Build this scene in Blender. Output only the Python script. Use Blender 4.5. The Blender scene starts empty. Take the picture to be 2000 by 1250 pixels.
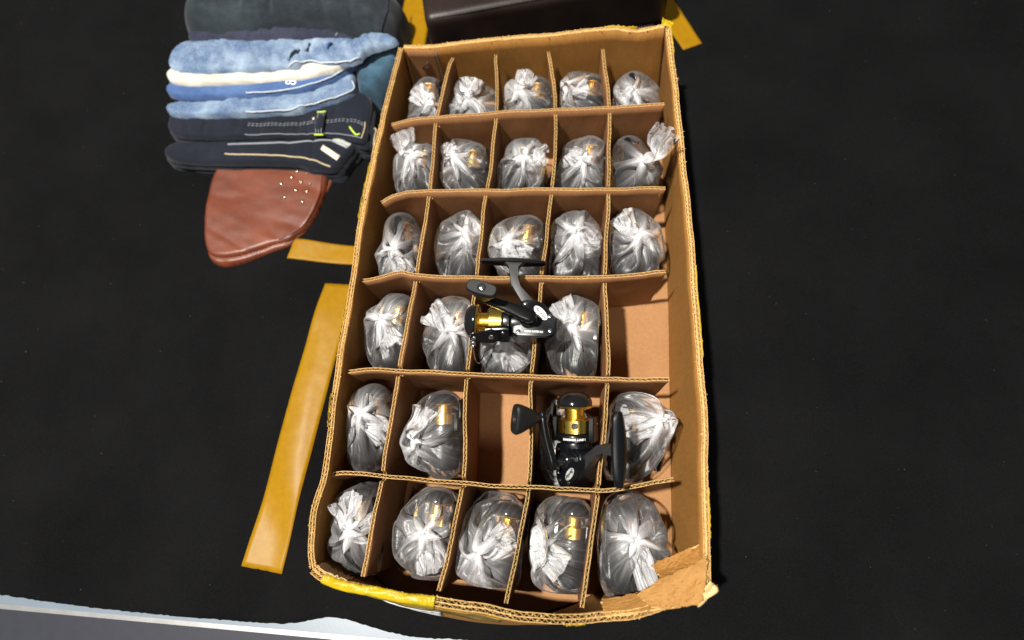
import bpy, bmesh, math, random
import numpy as np
from mathutils import Vector, Matrix, noise as mnoise

random.seed(7)
rng = np.random.default_rng(7)
SC = bpy.context.scene
COL = SC.collection
PI = math.pi

# ------------------------------------------------------------------ camera
cam_d = bpy.data.cameras.new('camera')
cam_d.sensor_fit = 'HORIZONTAL'; cam_d.sensor_width = 36.0; cam_d.lens = 19.71
cam_d.clip_start = 0.01; cam_d.clip_end = 60.0
cam = bpy.data.objects.new('camera', cam_d); COL.objects.link(cam)
cam.matrix_world = Matrix(((0.9938, -0.0512, 0.0992, 0.0710),
                           (0.0803, 0.9450, -0.3170, -0.2530),
                           (-0.0775, 0.3230, 0.9432, 0.5993),
                           (0, 0, 0, 1)))
cam_d.dof.use_dof = True; cam_d.dof.focus_distance = 0.62; cam_d.dof.aperture_fstop = 2.2
SC.camera = cam

# ------------------------------------------------------------------ light
W = bpy.data.worlds.new('World'); SC.world = W; W.use_nodes = True
bg = W.node_tree.nodes['Background']
bg.inputs[0].default_value = (0.90, 0.94, 1.0, 1); bg.inputs[1].default_value = 0.11
def area(name, loc, target, size, power, col):
    d = bpy.data.lights.new(name, 'AREA'); d.shape = 'DISK'; d.size = size; d.energy = power; d.color = col
    o = bpy.data.objects.new(name, d); COL.objects.link(o); o.location = loc
    o.rotation_euler = (Vector(target) - Vector(loc)).to_track_quat('-Z', 'Y').to_euler()
    return o
area('hall_spot', (-1.22, -0.30, 4.20), (0, 0, 0), 0.20, 480, (1.0, 0.955, 0.88))
area('front_fill', (0.5, -1.9, 3.0), (0, 0, 0), 0.9, 36, (1.0, 0.94, 0.88))  # added soft fill from the front, brightens the camera-side divider faces
SC.view_settings.view_transform = 'Standard'; SC.view_settings.look = 'None'
SC.view_settings.exposure = 0.0; SC.view_settings.gamma = 1.0
SC.render.engine = 'CYCLES'
SC.cycles.transparent_max_bounces = 40
SC.cycles.max_bounces = 10; SC.cycles.diffuse_bounces = 4; SC.cycles.glossy_bounces = 4
SC.cycles.transmission_bounces = 6
SC.cycles.use_denoising = True
SC.cycles.sample_clamp_indirect = 6.0
SC.cycles.caustics_reflective = False; SC.cycles.caustics_refractive = False

# ------------------------------------------------------------------ materials
MAT = {}
def newmat(name):
    m = bpy.data.materials.new(name); m.use_nodes = True
    MAT[name] = m
    nt = m.node_tree; b = nt.nodes['Principled BSDF']
    return m, nt, b
def nd(nt, t, **k):
    n = nt.nodes.new(t)
    for a, v in k.items(): setattr(n, a, v)
    return n
def noise_fac(nt, scale, detail=6, rough=.6, coord='Object', stretch=None):
    tc = nd(nt, 'ShaderNodeTexCoord'); src = tc.outputs[coord]
    if stretch:
        mp = nd(nt, 'ShaderNodeMapping'); mp.inputs['Scale'].default_value = stretch
        nt.links.new(src, mp.inputs['Vector']); src = mp.outputs[0]
    n = nd(nt, 'ShaderNodeTexNoise'); n.inputs['Scale'].default_value = scale
    n.inputs['Detail'].default_value = detail; n.inputs['Roughness'].default_value = rough
    nt.links.new(src, n.inputs['Vector']); return n.outputs[0]
def ramp(nt, fac, stops):
    r = nd(nt, 'ShaderNodeValToRGB'); nt.links.new(fac, r.inputs[0])
    e = r.color_ramp.elements
    while len(e) < len(stops): e.new(.5)
    for el, (p, c) in zip(e, stops): el.position = p; el.color = (*c, 1)
    return r.outputs[0]
def mixc(nt, fac, a, b, mode='MIX'):
    m = nd(nt, 'ShaderNodeMix', data_type='RGBA', blend_type=mode)
    if isinstance(fac, (int, float)): m.inputs[0].default_value = fac
    else: nt.links.new(fac, m.inputs[0])
    for v, i in ((a, 6), (b, 7)):
        if isinstance(v, tuple): m.inputs[i].default_value = (*v, 1)
        else: nt.links.new(v, m.inputs[i])
    return m.outputs[2]
def bump(nt, b, h, strength=.3, dist=.001):
    n = nd(nt, 'ShaderNodeBump'); n.inputs['Strength'].default_value = strength
    n.inputs['Distance'].default_value = dist; nt.links.new(h, n.inputs['Height'])
    nt.links.new(n.outputs[0], b.inputs['Normal'])

def plain(name, col, rough=.5, metal=0., spec=.5, var=.12, scale=60, bmp=0., bscale=400, coat=0.):
    m, nt, b = newmat(name)
    f = noise_fac(nt, scale)
    c = ramp(nt, f, [(.3, tuple(x*(1-var) for x in col)), (.7, tuple(min(1, x*(1+var)) for x in col))])
    nt.links.new(c, b.inputs['Base Color'])
    b.inputs['Roughness'].default_value = rough; b.inputs['Metallic'].default_value = metal
    b.inputs['Specular IOR Level'].default_value = spec; b.inputs['Coat Weight'].default_value = coat
    if bmp: bump(nt, b, noise_fac(nt, bscale, 4), bmp, .0006)
    return m

def kraft(name, dark, light, rough=.75, ripple=0., bm=.25):
    m, nt, b = newmat(name)
    big = noise_fac(nt, 9, 5, .6)
    fib = noise_fac(nt, 260, 4, .7, stretch=(1, 1, .25))
    sp = noise_fac(nt, 900, 2, .5)
    c = ramp(nt, big, [(.32, dark), (.68, light)])
    c = mixc(nt, .35, c, ramp(nt, fib, [(.3, tuple(x*.72 for x in dark)), (.72, tuple(min(1, x*1.15) for x in light))]))
    c = mixc(nt, .14, c, ramp(nt, sp, [(.40, tuple(min(1, x*1.25) for x in light)), (.66, (.04, .022, .012))]))
    st = noise_fac(nt, 21, 7, .7, stretch=(1, 1, .6))
    c = mixc(nt, ramp(nt, st, [(.60, (0, 0, 0)), (.75, (.45, .45, .45))]), c, tuple(x*.55 for x in dark))
    # scuffs: sparse pale scrapes
    sc = noise_fac(nt, 34, 8, .75, stretch=(1, 1, 2.2))
    c = mixc(nt, ramp(nt, sc, [(.66, (0, 0, 0)), (.80, (.35, .35, .35))]), c, tuple(min(1, x*1.4) for x in light))
    nt.links.new(c, b.inputs['Base Color'])
    b.inputs['Roughness'].default_value = rough; b.inputs['Specular IOR Level'].default_value = .28
    h = mixc(nt, .5, big, fib)
    bump(nt, b, h, bm, .0012)
    return m
kraft('kraft_inside', (.245, .110, .022), (.32, .148, .032))
kraft('kraft_divider', (.195, .086, .032), (.25, .114, .044))
kraft('kraft_outside', (.27, .13, .030), (.36, .18, .048))
kraft('kraft_edge', (.46, .29, .10), (.62, .42, .17), rough=.9, bm=.6)
kraft('kraft_torn', (.50, .33, .15), (.66, .46, .22), rough=.9, bm=.6)
kraft('kraft_floor', (.265, .130, .050), (.33, .165, .066))

def tape_mat(name, a, b_, rough, stretch):
    m, nt, b = newmat(name)
    f = noise_fac(nt, 120, 5, .6, stretch=stretch)
    g = noise_fac(nt, 14, 4)
    c = ramp(nt, f, [(.3, a), (.7, b_)])
    c = mixc(nt, .25, c, ramp(nt, g, [(.3, tuple(x*.8 for x in a)), (.7, b_)]))
    nt.links.new(c, b.inputs['Base Color']); b.inputs['Roughness'].default_value = rough; b.inputs['Specular IOR Level'].default_value = .5 if rough < .3 else .15
    bump(nt, b, f, .25, .0006)
tape_mat('floor_tape_yellow', (.225, .112, .002), (.27, .140, .003), .42, (1, 1, 1))
tape_mat('packing_tape_yellow', (.30, .205, .003), (.46, .33, .008), .33, (1, 1, 1))
tape_mat('packing_tape_brown', (.26, .15, .012), (.40, .25, .03), .2, (1, 1, 1))

# black table cloth: fine felt
m, nt, b = newmat('black_cloth')
f = noise_fac(nt, 700, 3, .6); g = noise_fac(nt, 7, 5)
c = ramp(nt, f, [(.3, (.0022, .0022, .0024)), (.75, (.0075, .0075, .008))])
c = mixc(nt, .4, c, ramp(nt, g, [(.3, (.0025, .0025, .0027)), (.7, (.008, .008, .0085))]))
li = noise_fac(nt, 330, 1, .3)
c = mixc(nt, ramp(nt, li, [(.825, (0, 0, 0)), (.85, (.2, .2, .2))]), c, (.30, .29, .27))
nt.links.new(c, b.inputs['Base Color']); b.inputs['Roughness'].default_value = .95
b.inputs['Specular IOR Level'].default_value = .04
bump(nt, b, f, .3, .0005)

plain('table_white_shaded', (.125, .158, .195), .35, var=.06, scale=25, bmp=.05)  # white laminate; the shade lying on it is put into this dark bluish colour
plain('table_trim', (.33, .33, .33), .3, metal=.6, var=.1)
plain('dark_floor', (.02, .022, .035), .6)
plain('black_plastic', (.0035, .0037, .0042), .26, spec=.4, var=.15, bmp=.06, bscale=900)
plain('black_satin', (.0035, .0042, .0055), .29, spec=.32, var=.15, bmp=.10, bscale=1400)
plain('grey_satin', (.022, .022, .022), .42, spec=.4, var=.12, bmp=.10, bscale=1400)
plain('black_rubber', (.006, .007, .0068), .5, spec=.3, var=.15, bmp=.12, bscale=1600)
plain('black_gloss', (.007, .007, .008), .12, var=.1, coat=.3)
plain('gold', (.95, .68, .15), .24, metal=1., var=.06)
plain('chrome', (.80, .80, .82), .16, metal=1., var=.05)
plain('screw_slot', (.02, .02, .02), .6)
plain('wire', (.55, .50, .42), .2, metal=1.)
plain('print_white', (.82, .82, .80), .5, var=.04)
plain('print_black', (.015, .015, .015), .5)
plain('print_grey', (.42, .43, .43), .5)
plain('paper_white', (.72, .74, .76), .6, var=.04)

# thin polythene film
m = bpy.data.materials.new('polythene'); m.use_nodes = True; MAT['polythene'] = m
nt = m.node_tree; nt.nodes.clear()
out = nd(nt, 'ShaderNodeOutputMaterial')
tr = nd(nt, 'ShaderNodeBsdfTransparent'); tr.inputs[0].default_value = (.975, .975, .98, 1)
df = nd(nt, 'ShaderNodeBsdfDiffuse'); df.inputs[0].default_value = (.93, .93, .95, 1)
tl = nd(nt, 'ShaderNodeBsdfTranslucent'); tl.inputs[0].default_value = (.93, .93, .95, 1)
gl = nd(nt, 'ShaderNodeBsdfGlossy'); gl.inputs['Roughness'].default_value = .33; gl.inputs[0].default_value = (1, 1, 1, 1)
m1 = nd(nt, 'ShaderNodeMixShader'); m1.inputs[0].default_value = .28
nt.links.new(df.outputs[0], m1.inputs[1]); nt.links.new(tl.outputs[0], m1.inputs[2])
lw = nd(nt, 'ShaderNodeLayerWeight'); lw.inputs[0].default_value = .5
mr = nd(nt, 'ShaderNodeMapRange'); mr.inputs['From Min'].default_value = .35; mr.inputs['From Max'].default_value = 1
mr.inputs['To Min'].default_value = .024; mr.inputs['To Max'].default_value = .19
nt.links.new(lw.outputs['Facing'], mr.inputs['Value'])
m2 = nd(nt, 'ShaderNodeMixShader')
at_ = nd(nt, 'ShaderNodeAttribute', attribute_name='gather')
ma = nd(nt, 'ShaderNodeMath', operation='MULTIPLY_ADD'); ma.inputs[1].default_value = .55
nt.links.new(at_.outputs['Fac'], ma.inputs[0]); nt.links.new(mr.outputs[0], ma.inputs[2])
FILM_ALPHA = ma.outputs[0]; nt.links.new(tr.outputs[0], m2.inputs[1]); nt.links.new(m1.outputs[0], m2.inputs[2])
fr = nd(nt, 'ShaderNodeFresnel'); fr.inputs[0].default_value = 1.33
m3 = nd(nt, 'ShaderNodeMixShader')
nt.links.new(fr.outputs[0], m3.inputs[0]); nt.links.new(m2.outputs[0], m3.inputs[1]); nt.links.new(gl.outputs[0], m3.inputs[2])
h0 = noise_fac(nt, 130, 4, .6)
hp = noise_fac(nt, 1.0, 3, .55, coord='UV', stretch=(64, 2.2, 1))       # pleats running up to the knot
hq = noise_fac(nt, 1.0, 2, .5, coord='UV', stretch=(15, 5.0, 1))
h = mixc(nt, .25, mixc(nt, .35, hp, hq), h0)
# creased film whitens along the pleats
cr_ = nd(nt, 'ShaderNodeMapRange'); cr_.inputs['From Min'].default_value = .50; cr_.inputs['From Max'].default_value = .72
cr_.inputs['To Min'].default_value = 0; cr_.inputs['To Max'].default_value = 1
nt.links.new(hp, cr_.inputs['Value'])
g2 = nd(nt, 'ShaderNodeMath', operation='MULTIPLY_ADD'); g2.inputs[1].default_value = .60; g2.inputs[2].default_value = .035
nt.links.new(at_.outputs['Fac'], g2.inputs[0])
c2 = nd(nt, 'ShaderNodeMath', operation='MULTIPLY'); nt.links.new(cr_.outputs[0], c2.inputs[0]); nt.links.new(g2.outputs[0], c2.inputs[1])
ad = nd(nt, 'ShaderNodeMath', operation='ADD', use_clamp=True); nt.links.new(c2.outputs[0], ad.inputs[0]); nt.links.new(FILM_ALPHA, ad.inputs[1])
nt.links.new(ad.outputs[0], m2.inputs[0])
bn = nd(nt, 'ShaderNodeBump'); bn.inputs['Strength'].default_value = .28; bn.inputs['Distance'].default_value = .006
nt.links.new(h, bn.inputs['Height'])
for n in (df, gl, fr): nt.links.new(bn.outputs[0], n.inputs['Normal'])
nt.links.new(m3.outputs[0], out.inputs[0])

# ------------------------------------------------------------------ mesh helpers
def link(name, me, mat=None, parent=None):
    o = bpy.data.objects.new(name, me); COL.objects.link(o)
    if mat: me.materials.append(MAT[mat])
    if parent: o.parent = parent
    return o
def mesh(name, v, f, mat=None, parent=None, smooth=True):
    me = bpy.data.meshes.new(name); me.from_pydata([tuple(map(float, p)) for p in v], [], f); me.update()
    if smooth: me.shade_smooth()
    return link(name, me, mat, parent)
def from_bm(name, bm, mat=None, parent=None, smooth=True, angle=None):
    me = bpy.data.meshes.new(name); bmesh.ops.recalc_face_normals(bm, faces=bm.faces[:])
    bm.to_mesh(me); bm.free()
    if smooth: me.shade_smooth()
    if angle is not None: me.set_sharp_from_angle(angle=math.radians(angle))
    return link(name, me, mat, parent)
def thing(name, label, cat, loc=(0, 0, 0), group=None):
    o = bpy.data.objects.new(name, None); COL.objects.link(o); o.location = loc
    o.empty_display_size = .02
    return tag(o, label, cat, group)
def tag(o, label, cat, group=None):
    o['label'] = label; o['category'] = cat
    if group: o['group'] = group
    return o
def structure(o, label=None):
    o['kind'] = 'structure'
    if label: o['label'] = label
    return o
def N3(x, y, z=0.): return mnoise.noise((x, y, z))

def crom(pts, n, closed=False):
    """Catmull-Rom through pts, resampled to n points evenly by length"""
    p = np.array(pts, float); k = len(p); out = []
    segs = k if closed else k-1
    for i in range(segs):
        if closed: a, b, c, d = p[(i-1) % k], p[i], p[(i+1) % k], p[(i+2) % k]
        else: a, b, c, d = p[max(i-1, 0)], p[i], p[i+1], p[min(i+2, k-1)]
        for t in np.linspace(0, 1, 16, endpoint=False):
            out.append(.5*((2*b)+(-a+c)*t+(2*a-5*b+4*c-d)*t*t+(-a+3*b-3*c+d)*t**3))
    out.append(p[0] if closed else p[-1])
    out = np.array(out); s = np.concatenate([[0], np.cumsum(np.linalg.norm(np.diff(out, axis=0), axis=1))])
    q = np.linspace(0, s[-1], n, endpoint=not closed)
    return np.stack([np.interp(q, s, out[:, i]) for i in range(p.shape[1])], 1)

def tube(bm, pts, r, seg=8, caps=True):
    pts = [Vector(p) for p in pts]; rings = []
    rr = r if hasattr(r, '__len__') else [r]*len(pts)
    up = Vector((0, 0, 1))
    prev = None
    for i, p in enumerate(pts):
        t = (pts[min(i+1, len(pts)-1)]-pts[max(i-1, 0)]).normalized()
        if prev is None:
            a = t.cross(up)
            if a.length < .1: a = t.cross(Vector((1, 0, 0)))
        else: a = prev - t*prev.dot(t)
        a.normalize(); b_ = t.cross(a); prev = a
        rings.append([bm.verts.new(p+(a*math.cos(k*2*PI/seg)+b_*math.sin(k*2*PI/seg))*rr[i]) for k in range(seg)])
    for i in range(len(rings)-1):
        for k in range(seg): bm.faces.new((rings[i][k], rings[i][(k+1) % seg], rings[i+1][(k+1) % seg], rings[i+1][k]))
    if caps: bm.faces.new(rings[0][::-1]); bm.faces.new(rings[-1])
def lathe(bm, prof, seg=40, M=Matrix.Identity(4)):
    """prof: (x along axis, r) ; axis = local x"""
    rings = []
    for x, r in prof:
        if r < 1e-6: rings.append([bm.verts.new(M @ Vector((x, 0, 0)))])
        else: rings.append([bm.verts.new(M @ Vector((x, r*math.cos(k*2*PI/seg), r*math.sin(k*2*PI/seg)))) for k in range(seg)])
    for a, b_ in zip(rings, rings[1:]):
        for k in range(seg):
            q = [a[k % len(a)], a[(k+1) % len(a)], b_[(k+1) % len(b_)], b_[k % len(b_)]]
            u = []
            for v in q:
                if v not in u: u.append(v)
            if len(u) > 2: bm.faces.new(u)
def box(bm, lo, hi, M=Matrix.Identity(4), bev=0.):
    r = bmesh.ops.create_cube(bm, size=1)
    lo, hi = Vector(lo), Vector(hi); s = hi-lo
    for v in r['verts']: v.co = M @ (Vector((v.co.x*s.x, v.co.y*s.y, v.co.z*s.z))+(lo+hi)/2)
    if bev:
        es = list({e for v in r['verts'] for e in v.link_edges})
        bmesh.ops.bevel(bm, geom=es, offset=bev, segments=2, affect='EDGES', profile=.6)
def prism(bm, poly, y0, y1, bev=.0, n=2):
    """poly in (x,z), extruded along y"""
    a = [bm.verts.new((x, y0, z)) for x, z in poly]; b_ = [bm.verts.new((x, y1, z)) for x, z in poly]
    k = len(poly); fs = [bm.faces.new(a), bm.faces.new(b_[::-1])]
    for i in range(k): fs.append(bm.faces.new((a[i], b_[i], b_[(i+1) % k], a[(i+1) % k])))
    if bev:
        es = list(fs[0].edges)+list(fs[1].edges)
        bmesh.ops.bevel(bm, geom=es, offset=bev, segments=n, affect='EDGES', profile=.5)

# ------------------------------------------------------------------ corrugated board
def board(root, pt, pb, ztop, zbot, plies=1, tk=.0036, lt=.0005, pitch=.0058, n=90, nz=7, mat='kraft_divider',
          edge='kraft_edge', wob=.0008, seed=0., fluteh=.03, rag=.0, mats=None):
    """corrugated cardboard standing on edge: pt/pb plan lines of its centre at the top and the bottom.
    ztop: function of arc fraction.  Parts: face_sheet for each liner, fluting for each wave."""
    T = crom(pt, n); Bt = crom(pb, n)
    d = np.gradient(T, axis=0); L = np.linalg.norm(np.diff(T, axis=0), axis=1).sum()
    nrm = np.stack([d[:, 1], -d[:, 0]], 1); nrm /= np.linalg.norm(nrm, axis=1)[:, None]
    fr = np.linspace(0, 1, n)
    zt = np.array([ztop(s) for s in fr])
    tw = tk/plies
    def P(s, off, z, ztp):
        i = s*(n-1); k = min(int(i), n-2); u = i-k
        t = T[k]*(1-u)+T[k+1]*u; b_ = Bt[k]*(1-u)+Bt[k+1]*u; nn = nrm[k]*(1-u)+nrm[k+1]*u
        g = (z-zbot)/(-zbot); c = b_*(1-g)+t*g
        w = wob*(N3(s*L*22+seed, z*25, seed)*1.4+N3(s*L*70+seed, z*80, 3.1)*.35)*min(1, (z-zbot)/.03)
        c = c+nn*(off+w); return (c[0], c[1], z)
    objs = []
    for q in range(plies+1):
        off0 = -tk/2+q*tw-(lt/2)
        if q == 0: off0 = -tk/2
        if q == plies: off0 = tk/2-lt
        v = []; f = []
        rows = []
        for side in (0, 1):
            for j in range(nz):
                row = []
                for i in range(n):
                    s = fr[i]
                    zz = zt[i] + rag*(N3(s*L*160+seed, q*7.3)*.6+N3(s*L*420, q*3.3+seed)*.5)
                    z = zbot+(zz-zbot)*(j/(nz-1))**.8
                    row.append(len(v)); v.append(P(s, off0+(lt if side else 0), z, zz))
                rows.append(row)
        for j in range(nz-1):
            for i in range(n-1):
                a, b_ = rows[j], rows[j+1]; f.append((a[i+1], a[i], b_[i], b_[i+1]))
                a, b_ = rows[nz+j], rows[nz+j+1]; f.append((a[i], a[i+1], b_[i+1], b_[i]))
        nb = len(f)
        a, b_ = rows[nz-1], rows[2*nz-1]
        for i in range(n-1): f.append((a[i+1], a[i], b_[i], b_[i+1]))
        for e in (0, n-1):
            for j in range(nz-1):
                f.append((rows[j][e], rows[j+1][e], rows[nz+j+1][e], rows[nz+j][e]))
        mm = mat if mats is None else mats[q]
        o = mesh('face_sheet', v, f, mm, root); o.data.materials.append(MAT[edge])
        for p in o.data.polygons[nb:]: p.material_index = 1; p.use_smooth = False
        objs.append(o)
    per = 6; m_ = int(L/pitch)*per
    for q in range(plies):
        v = []; f = []
        c0 = -tk/2+(q+.5)*tw; amp = tw/2-lt*1.9
        for i in range(m_+1):
            s = i/m_; ph = 2*PI*i/per+q*1.3+.5*N3(s*L*60, seed)
            off = c0+amp*max(-1, min(1, 1.35*math.sin(ph)))
            z = np.interp(s, fr, zt)-.0011+rag*.6*N3(s*L*300+seed, q*1.7)
            v += [P(s, off, z, z), P(s, off, max(z-fluteh, zbot), z)]
            v += [P(s, off+.00032, z, z), P(s, off+.00032, max(z-fluteh, zbot), z)]
        for i in range(m_):
            a = 4*i
            f += [(a, a+4, a+5, a+1), (a+2, a+3, a+7, a+6), (a, a+2, a+6, a+4)]
        objs.append(mesh('fluting', v, f, edge, root, smooth=False))
    board.P = P
    return objs
# ------------------------------------------------------------------ table, cloth, tape
ZT = -.1125          # cloth surface under the box
def table():
    bm = bmesh.new()
    # white laminate top, its front edge runs slightly askew as in the picture
    v = [(-1.6, -.4325), (1.3, -.3837), (1.3, 2.2), (-1.6, 2.2)]
    a = [bm.verts.new((x, y, ZT-.004)) for x, y in v]; b_ = [bm.verts.new((x, y, ZT-.03)) for x, y in v]
    bm.faces.new(a); bm.faces.new(b_[::-1])
    for i in range(4): bm.faces.new((a[i], b_[i], b_[(i+1) % 4], a[(i+1) % 4]))
    es = [e for e in bm.edges if all(abs(x.co.z-(ZT-.004)) < 1e-6 for x in e.verts)]
    bmesh.ops.bevel(bm, geom=es, offset=.002, segments=2, affect='EDGES')
    t = thing('table', 'white laminate table top with grey metal edge showing below the black cloth', 'table', (0, -.4, ZT-.03))
    o = from_bm('table_top', bm, 'table_white_shaded', None, True, 40); o.parent = t; o.matrix_parent_inverse = Matrix.Translation((0, .4, -ZT+.03))
    bm = bmesh.new()
    d = Vector((2.9, .0488, 0)).normalized(); nn = Vector((d.y, -d.x, 0))
    p = Vector((-1.6, -.4325, 0)); q = Vector((1.3, -.3837, 0))
    for (o0, o1, z0, z1) in ((.0003, .004, ZT-.030, ZT-.0075), (.004, .0065, ZT-.027, ZT-.012)):
        vs = []
        for z in (z0, z1):
            for pt, o_ in ((p, o0), (q, o0), (q, o1), (p, o1)): vs.append(bm.verts.new((*(pt+nn*o_)[:2], z)))
        bm.faces.new(vs[0:4]); bm.faces.new(vs[4:8][::-1])
        for i in range(4): bm.faces.new((vs[i], vs[4+i], vs[4+(i+1) % 4], vs[(i+1) % 4]))
    o = from_bm('edge_trim', bm, 'table_trim', None, False); o.parent = t; o.matrix_parent_inverse = Matrix.Translation((0, .4, -ZT+.03))
table()
bm = bmesh.new(); box(bm, (-3, -3, -.90), (3, 3, -.86))
structure(from_bm('floor', bm, 'dark_floor', None, False))

def cloth_z(x, y):
    # gentle ripples, stronger to the left where the cloth bunches up
    k = max(0, min(1, (-.20-x)/.06))
    far = max(0, min(1, (x-.24)/.08))
    f = .0042*k*(1+math.sin(x*38+4.5*N3(x*4, y*7)+y*9)) + .0030*k*max(0, N3(x*16+3, y*5+1))
    f += .0045*far*(1+N3(x*9+.6*y*9, y*3))
    return f
EDGE = [(-1.6, -.412), (-.9, -.400), (-.5, -.408), (-.30, -.4055), (-.2369, -.402), (-.212, -.3965), (-.193, -.3915), (-.178, -.391), (-.157, -.393), (-.138, -.3965), (-.107, -.4005),
        (-.074, -.4015), (-.035, -.3995), (-.011, -.4005), (.025, -.4035), (.065, -.4055), (.12, -.410), (.2, -.412), (.4, -.41), (1.3, -.40)]
ed = crom(EDGE, 700)
ys = np.concatenate([np.linspace(0, .12, 22)[1:], np.linspace(.13, .9, 90), np.linspace(.95, 2.4, 12)])
v = []; f = []
nx = len(ed)
for i, (x, y) in enumerate(ed):
    fz = .0011*N3(x*900, 1.3)+.0006*N3(x*300, 5)
    v.append((x, y+fz, ZT-.0035))
for yy in ys:
    for i, (x, y) in enumerate(ed):
        Y = y+yy*(1 if yy > .13 else 1)
        v.append((x, Y, ZT-.0008+cloth_z(x, Y)))
for j in range(len(ys)):
    for i in range(nx-1):
        a = j*nx+i; f.append((a, a+1, a+nx+1, a+nx))
o = mesh('table_cloth', v, f, 'black_cloth')
tag(o, 'black felt cloth covering the table, its cut edge wavy in front', 'tablecloth')

def tape(name, label, quad, seed, crown=.0006):
    """strip of floor tape: quad = plan corners a,b (one end) and d,c (other end); lies on the cloth and follows it"""
    a, b_, c, d = [np.array(q) for q in quad]
    n = 60; m_ = 10; v = []; f = []
    for i in range(n+1):
        t = i/n
        for j in range(m_+1):
            u = j/m_
            p = (a*(1-u)+b_*u)*(1-t)+(d*(1-u)+c*u)*t
            e = .0009*N3(t*40+seed, u*9)*(1 if i in (0, n) else .25)
            p = p+(d-a)/np.linalg.norm(d-a)*e
            z = ZT+.0004+cloth_z(p[0], p[1])+.0008*abs(N3(t*9+seed, u*1.5))+.0005*max(0, N3(t*30+seed, u*3))
            v.append((p[0], p[1], z))
    k = len(v)
    v += [(x, y, z-.0007) for x, y, z in v]
    w = m_+1
    for i in range(n):
        for j in range(m_): f.append((i*w+j, (i+1)*w+j, (i+1)*w+j+1, i*w+j+1))
        f.append((i*w, k+i*w, k+(i+1)*w, (i+1)*w)); f.append((i*w+m_, (i+1)*w+m_, k+(i+1)*w+m_, k+i*w+m_))
    for j in range(m_):
        f.append((j, j+1, k+j+1, k+j)); f.append((n*w+j, k+n*w+j, k+n*w+j+1, n*w+j+1))
    return tag(mesh(name, v, f, 'floor_tape_yellow'), label, 'tape', 'strips of yellow tape on the cloth')
tape('tape_strip', 'short crosswise strip of yellow tape below the studded leather', [(-.333, .059), (-.328, .0905), (-.200, .084), (-.200, .056)], 1)
tape('tape_strip', 'long slanting strip of yellow tape along the left side of the box', [(-.272, .0255), (-.228, .0265), (-.2540, -.350), (-.304, -.345)], 2)
tape('tape_strip', 'strip of yellow tape behind the back left corner of the box', [(-.236, .425), (-.186, .425), (-.182, .72), (-.226, .72)], 3)
tape('tape_strip', 'strip of yellow tape running off behind the back right corner of the box', [(.2289, .4461), (.2573, .4584), (.135, .72), (.095, .70)], 4)

# ------------------------------------------------------------------ the carton
BOX = thing('cardboard_box', 'worn open cardboard carton with torn yellow taped rims holding fishing reels', 'box', (0, 0, ZT))
def part_empty(name, root):
    o = bpy.data.objects.new(name, None); COL.objects.link(o); o.parent = root; o.empty_display_size = .01
    o.matrix_parent_inverse = Matrix.Translation(root.location).inverted()
    return o
def fit(root):    # parts are modelled in world space
    for o in root.children:
        o.matrix_parent_inverse = Matrix.Translation(root.location).inverted()
def lerp_tab(tab):
    xs = [t[0] for t in tab]; zs = [t[1] for t in tab]
    return lambda s: float(np.interp(s, xs, zs))
WALL = ['kraft_inside', 'kraft_edge', 'kraft_outside']
LW = [(-.1750, .3270), (-.1800, .2450), (-.1835, .158), (-.1850, .084), (-.1830, .0149), (-.182, -.0244), (-.181, -.0808), (-.180, -.134), (-.1765, -.195), (-.1748, -.2376), (-.178, -.2735), (-.1755, -.308), (-.171, -.326)]
LWb = [(-.184, .330), (-.184, .245), (-.184, .158), (-.184, .084), (-.184, .015), (-.184, -.0244), (-.183, -.0808), (-.183, -.134), (-.183, -.195), (-.183, -.2376), (-.183, -.2735), (-.182, -.308), (-.181, -.326)]
RW = [(.1820, .3500), (.1893, .2825), (.196, .1825), (.203, .0844), (.2078, -.005), (.2104, -.0756), (.2136, -.1518), (.2136, -.2173), (.2136, -.2782), (.2145, -.311)]
RWb = [(.193, .347), (.196, .2825), (.199, .1825), (.202, .0844), (.2040, -.005), (.205, -.0756), (.206, -.1518), (.206, -.2173), (.206, -.2782), (.2065, -.309)]
FWt = [(-.1700, -.3255), (-.1393, -.3375), (-.0868, -.3440), (-.0411, -.3465), (-.0013, -.3475), (.0332, -.3505), (.0764, -.3495), (.1188, -.3430), (.1469, -.3385), (.178, -.328), (.2125, -.3120)]
FWb = [(-.182, -.322), (-.160, -.332), (-.135, -.350), (-.1116, -.364), (-.06, -.372), (0, -.375), (.054, -.370), (.10, -.352), (.13, -.333), (.165, -.316), (.204, -.307)]
BWt = [(-.1715, .3300), (-.1340, .3300), (-.106, .3325), (-.0479, .3400), (.0262, .3450), (.0975, .3510), (.139, .3500), (.178, .3520)]
BWb = [(-.178, .334), (-.134, .336), (-.106, .338), (-.048, .342), (.026, .346), (.0975, .350), (.139, .351), (.189, .351)]
LTAB = lerp_tab([(0, .004), (.05, .006), (.1, .010), (.2, .009), (.5, .010), (.9, .010), (1, .012)])
RTAB = lerp_tab([(0, .022), (.1, .016), (.3, .012), (.8, .010), (.95, .008), (1, .004)])
FTAB = lerp_tab([(0, -.004), (.1, -.002), (.2, .002), (.3, .004), (.75, .010), (.93, .010), (1, .008)])
BTAB = lerp_tab([(0, .010), (.18, .012), (.4, .014), (.6, .016), (.82, .021), (.9, .017), (1, .024)])
w = part_empty('wall', BOX)
board(w, LW[::-1], LWb[::-1], LTAB, -.111, plies=2, tk=.0062, n=170, mat='kraft_inside', mats=WALL[::-1], wob=.0010, seed=1.3, rag=.0012)
_LTAB = board.P
w = part_empty('wall', BOX)
board(w, RW, RWb, RTAB, -.111, plies=2, tk=.0062, n=170, mats=WALL[::-1], wob=.0010, seed=5.7, rag=.0012)
_RTAB = board.P
w = part_empty('wall', BOX)
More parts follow.
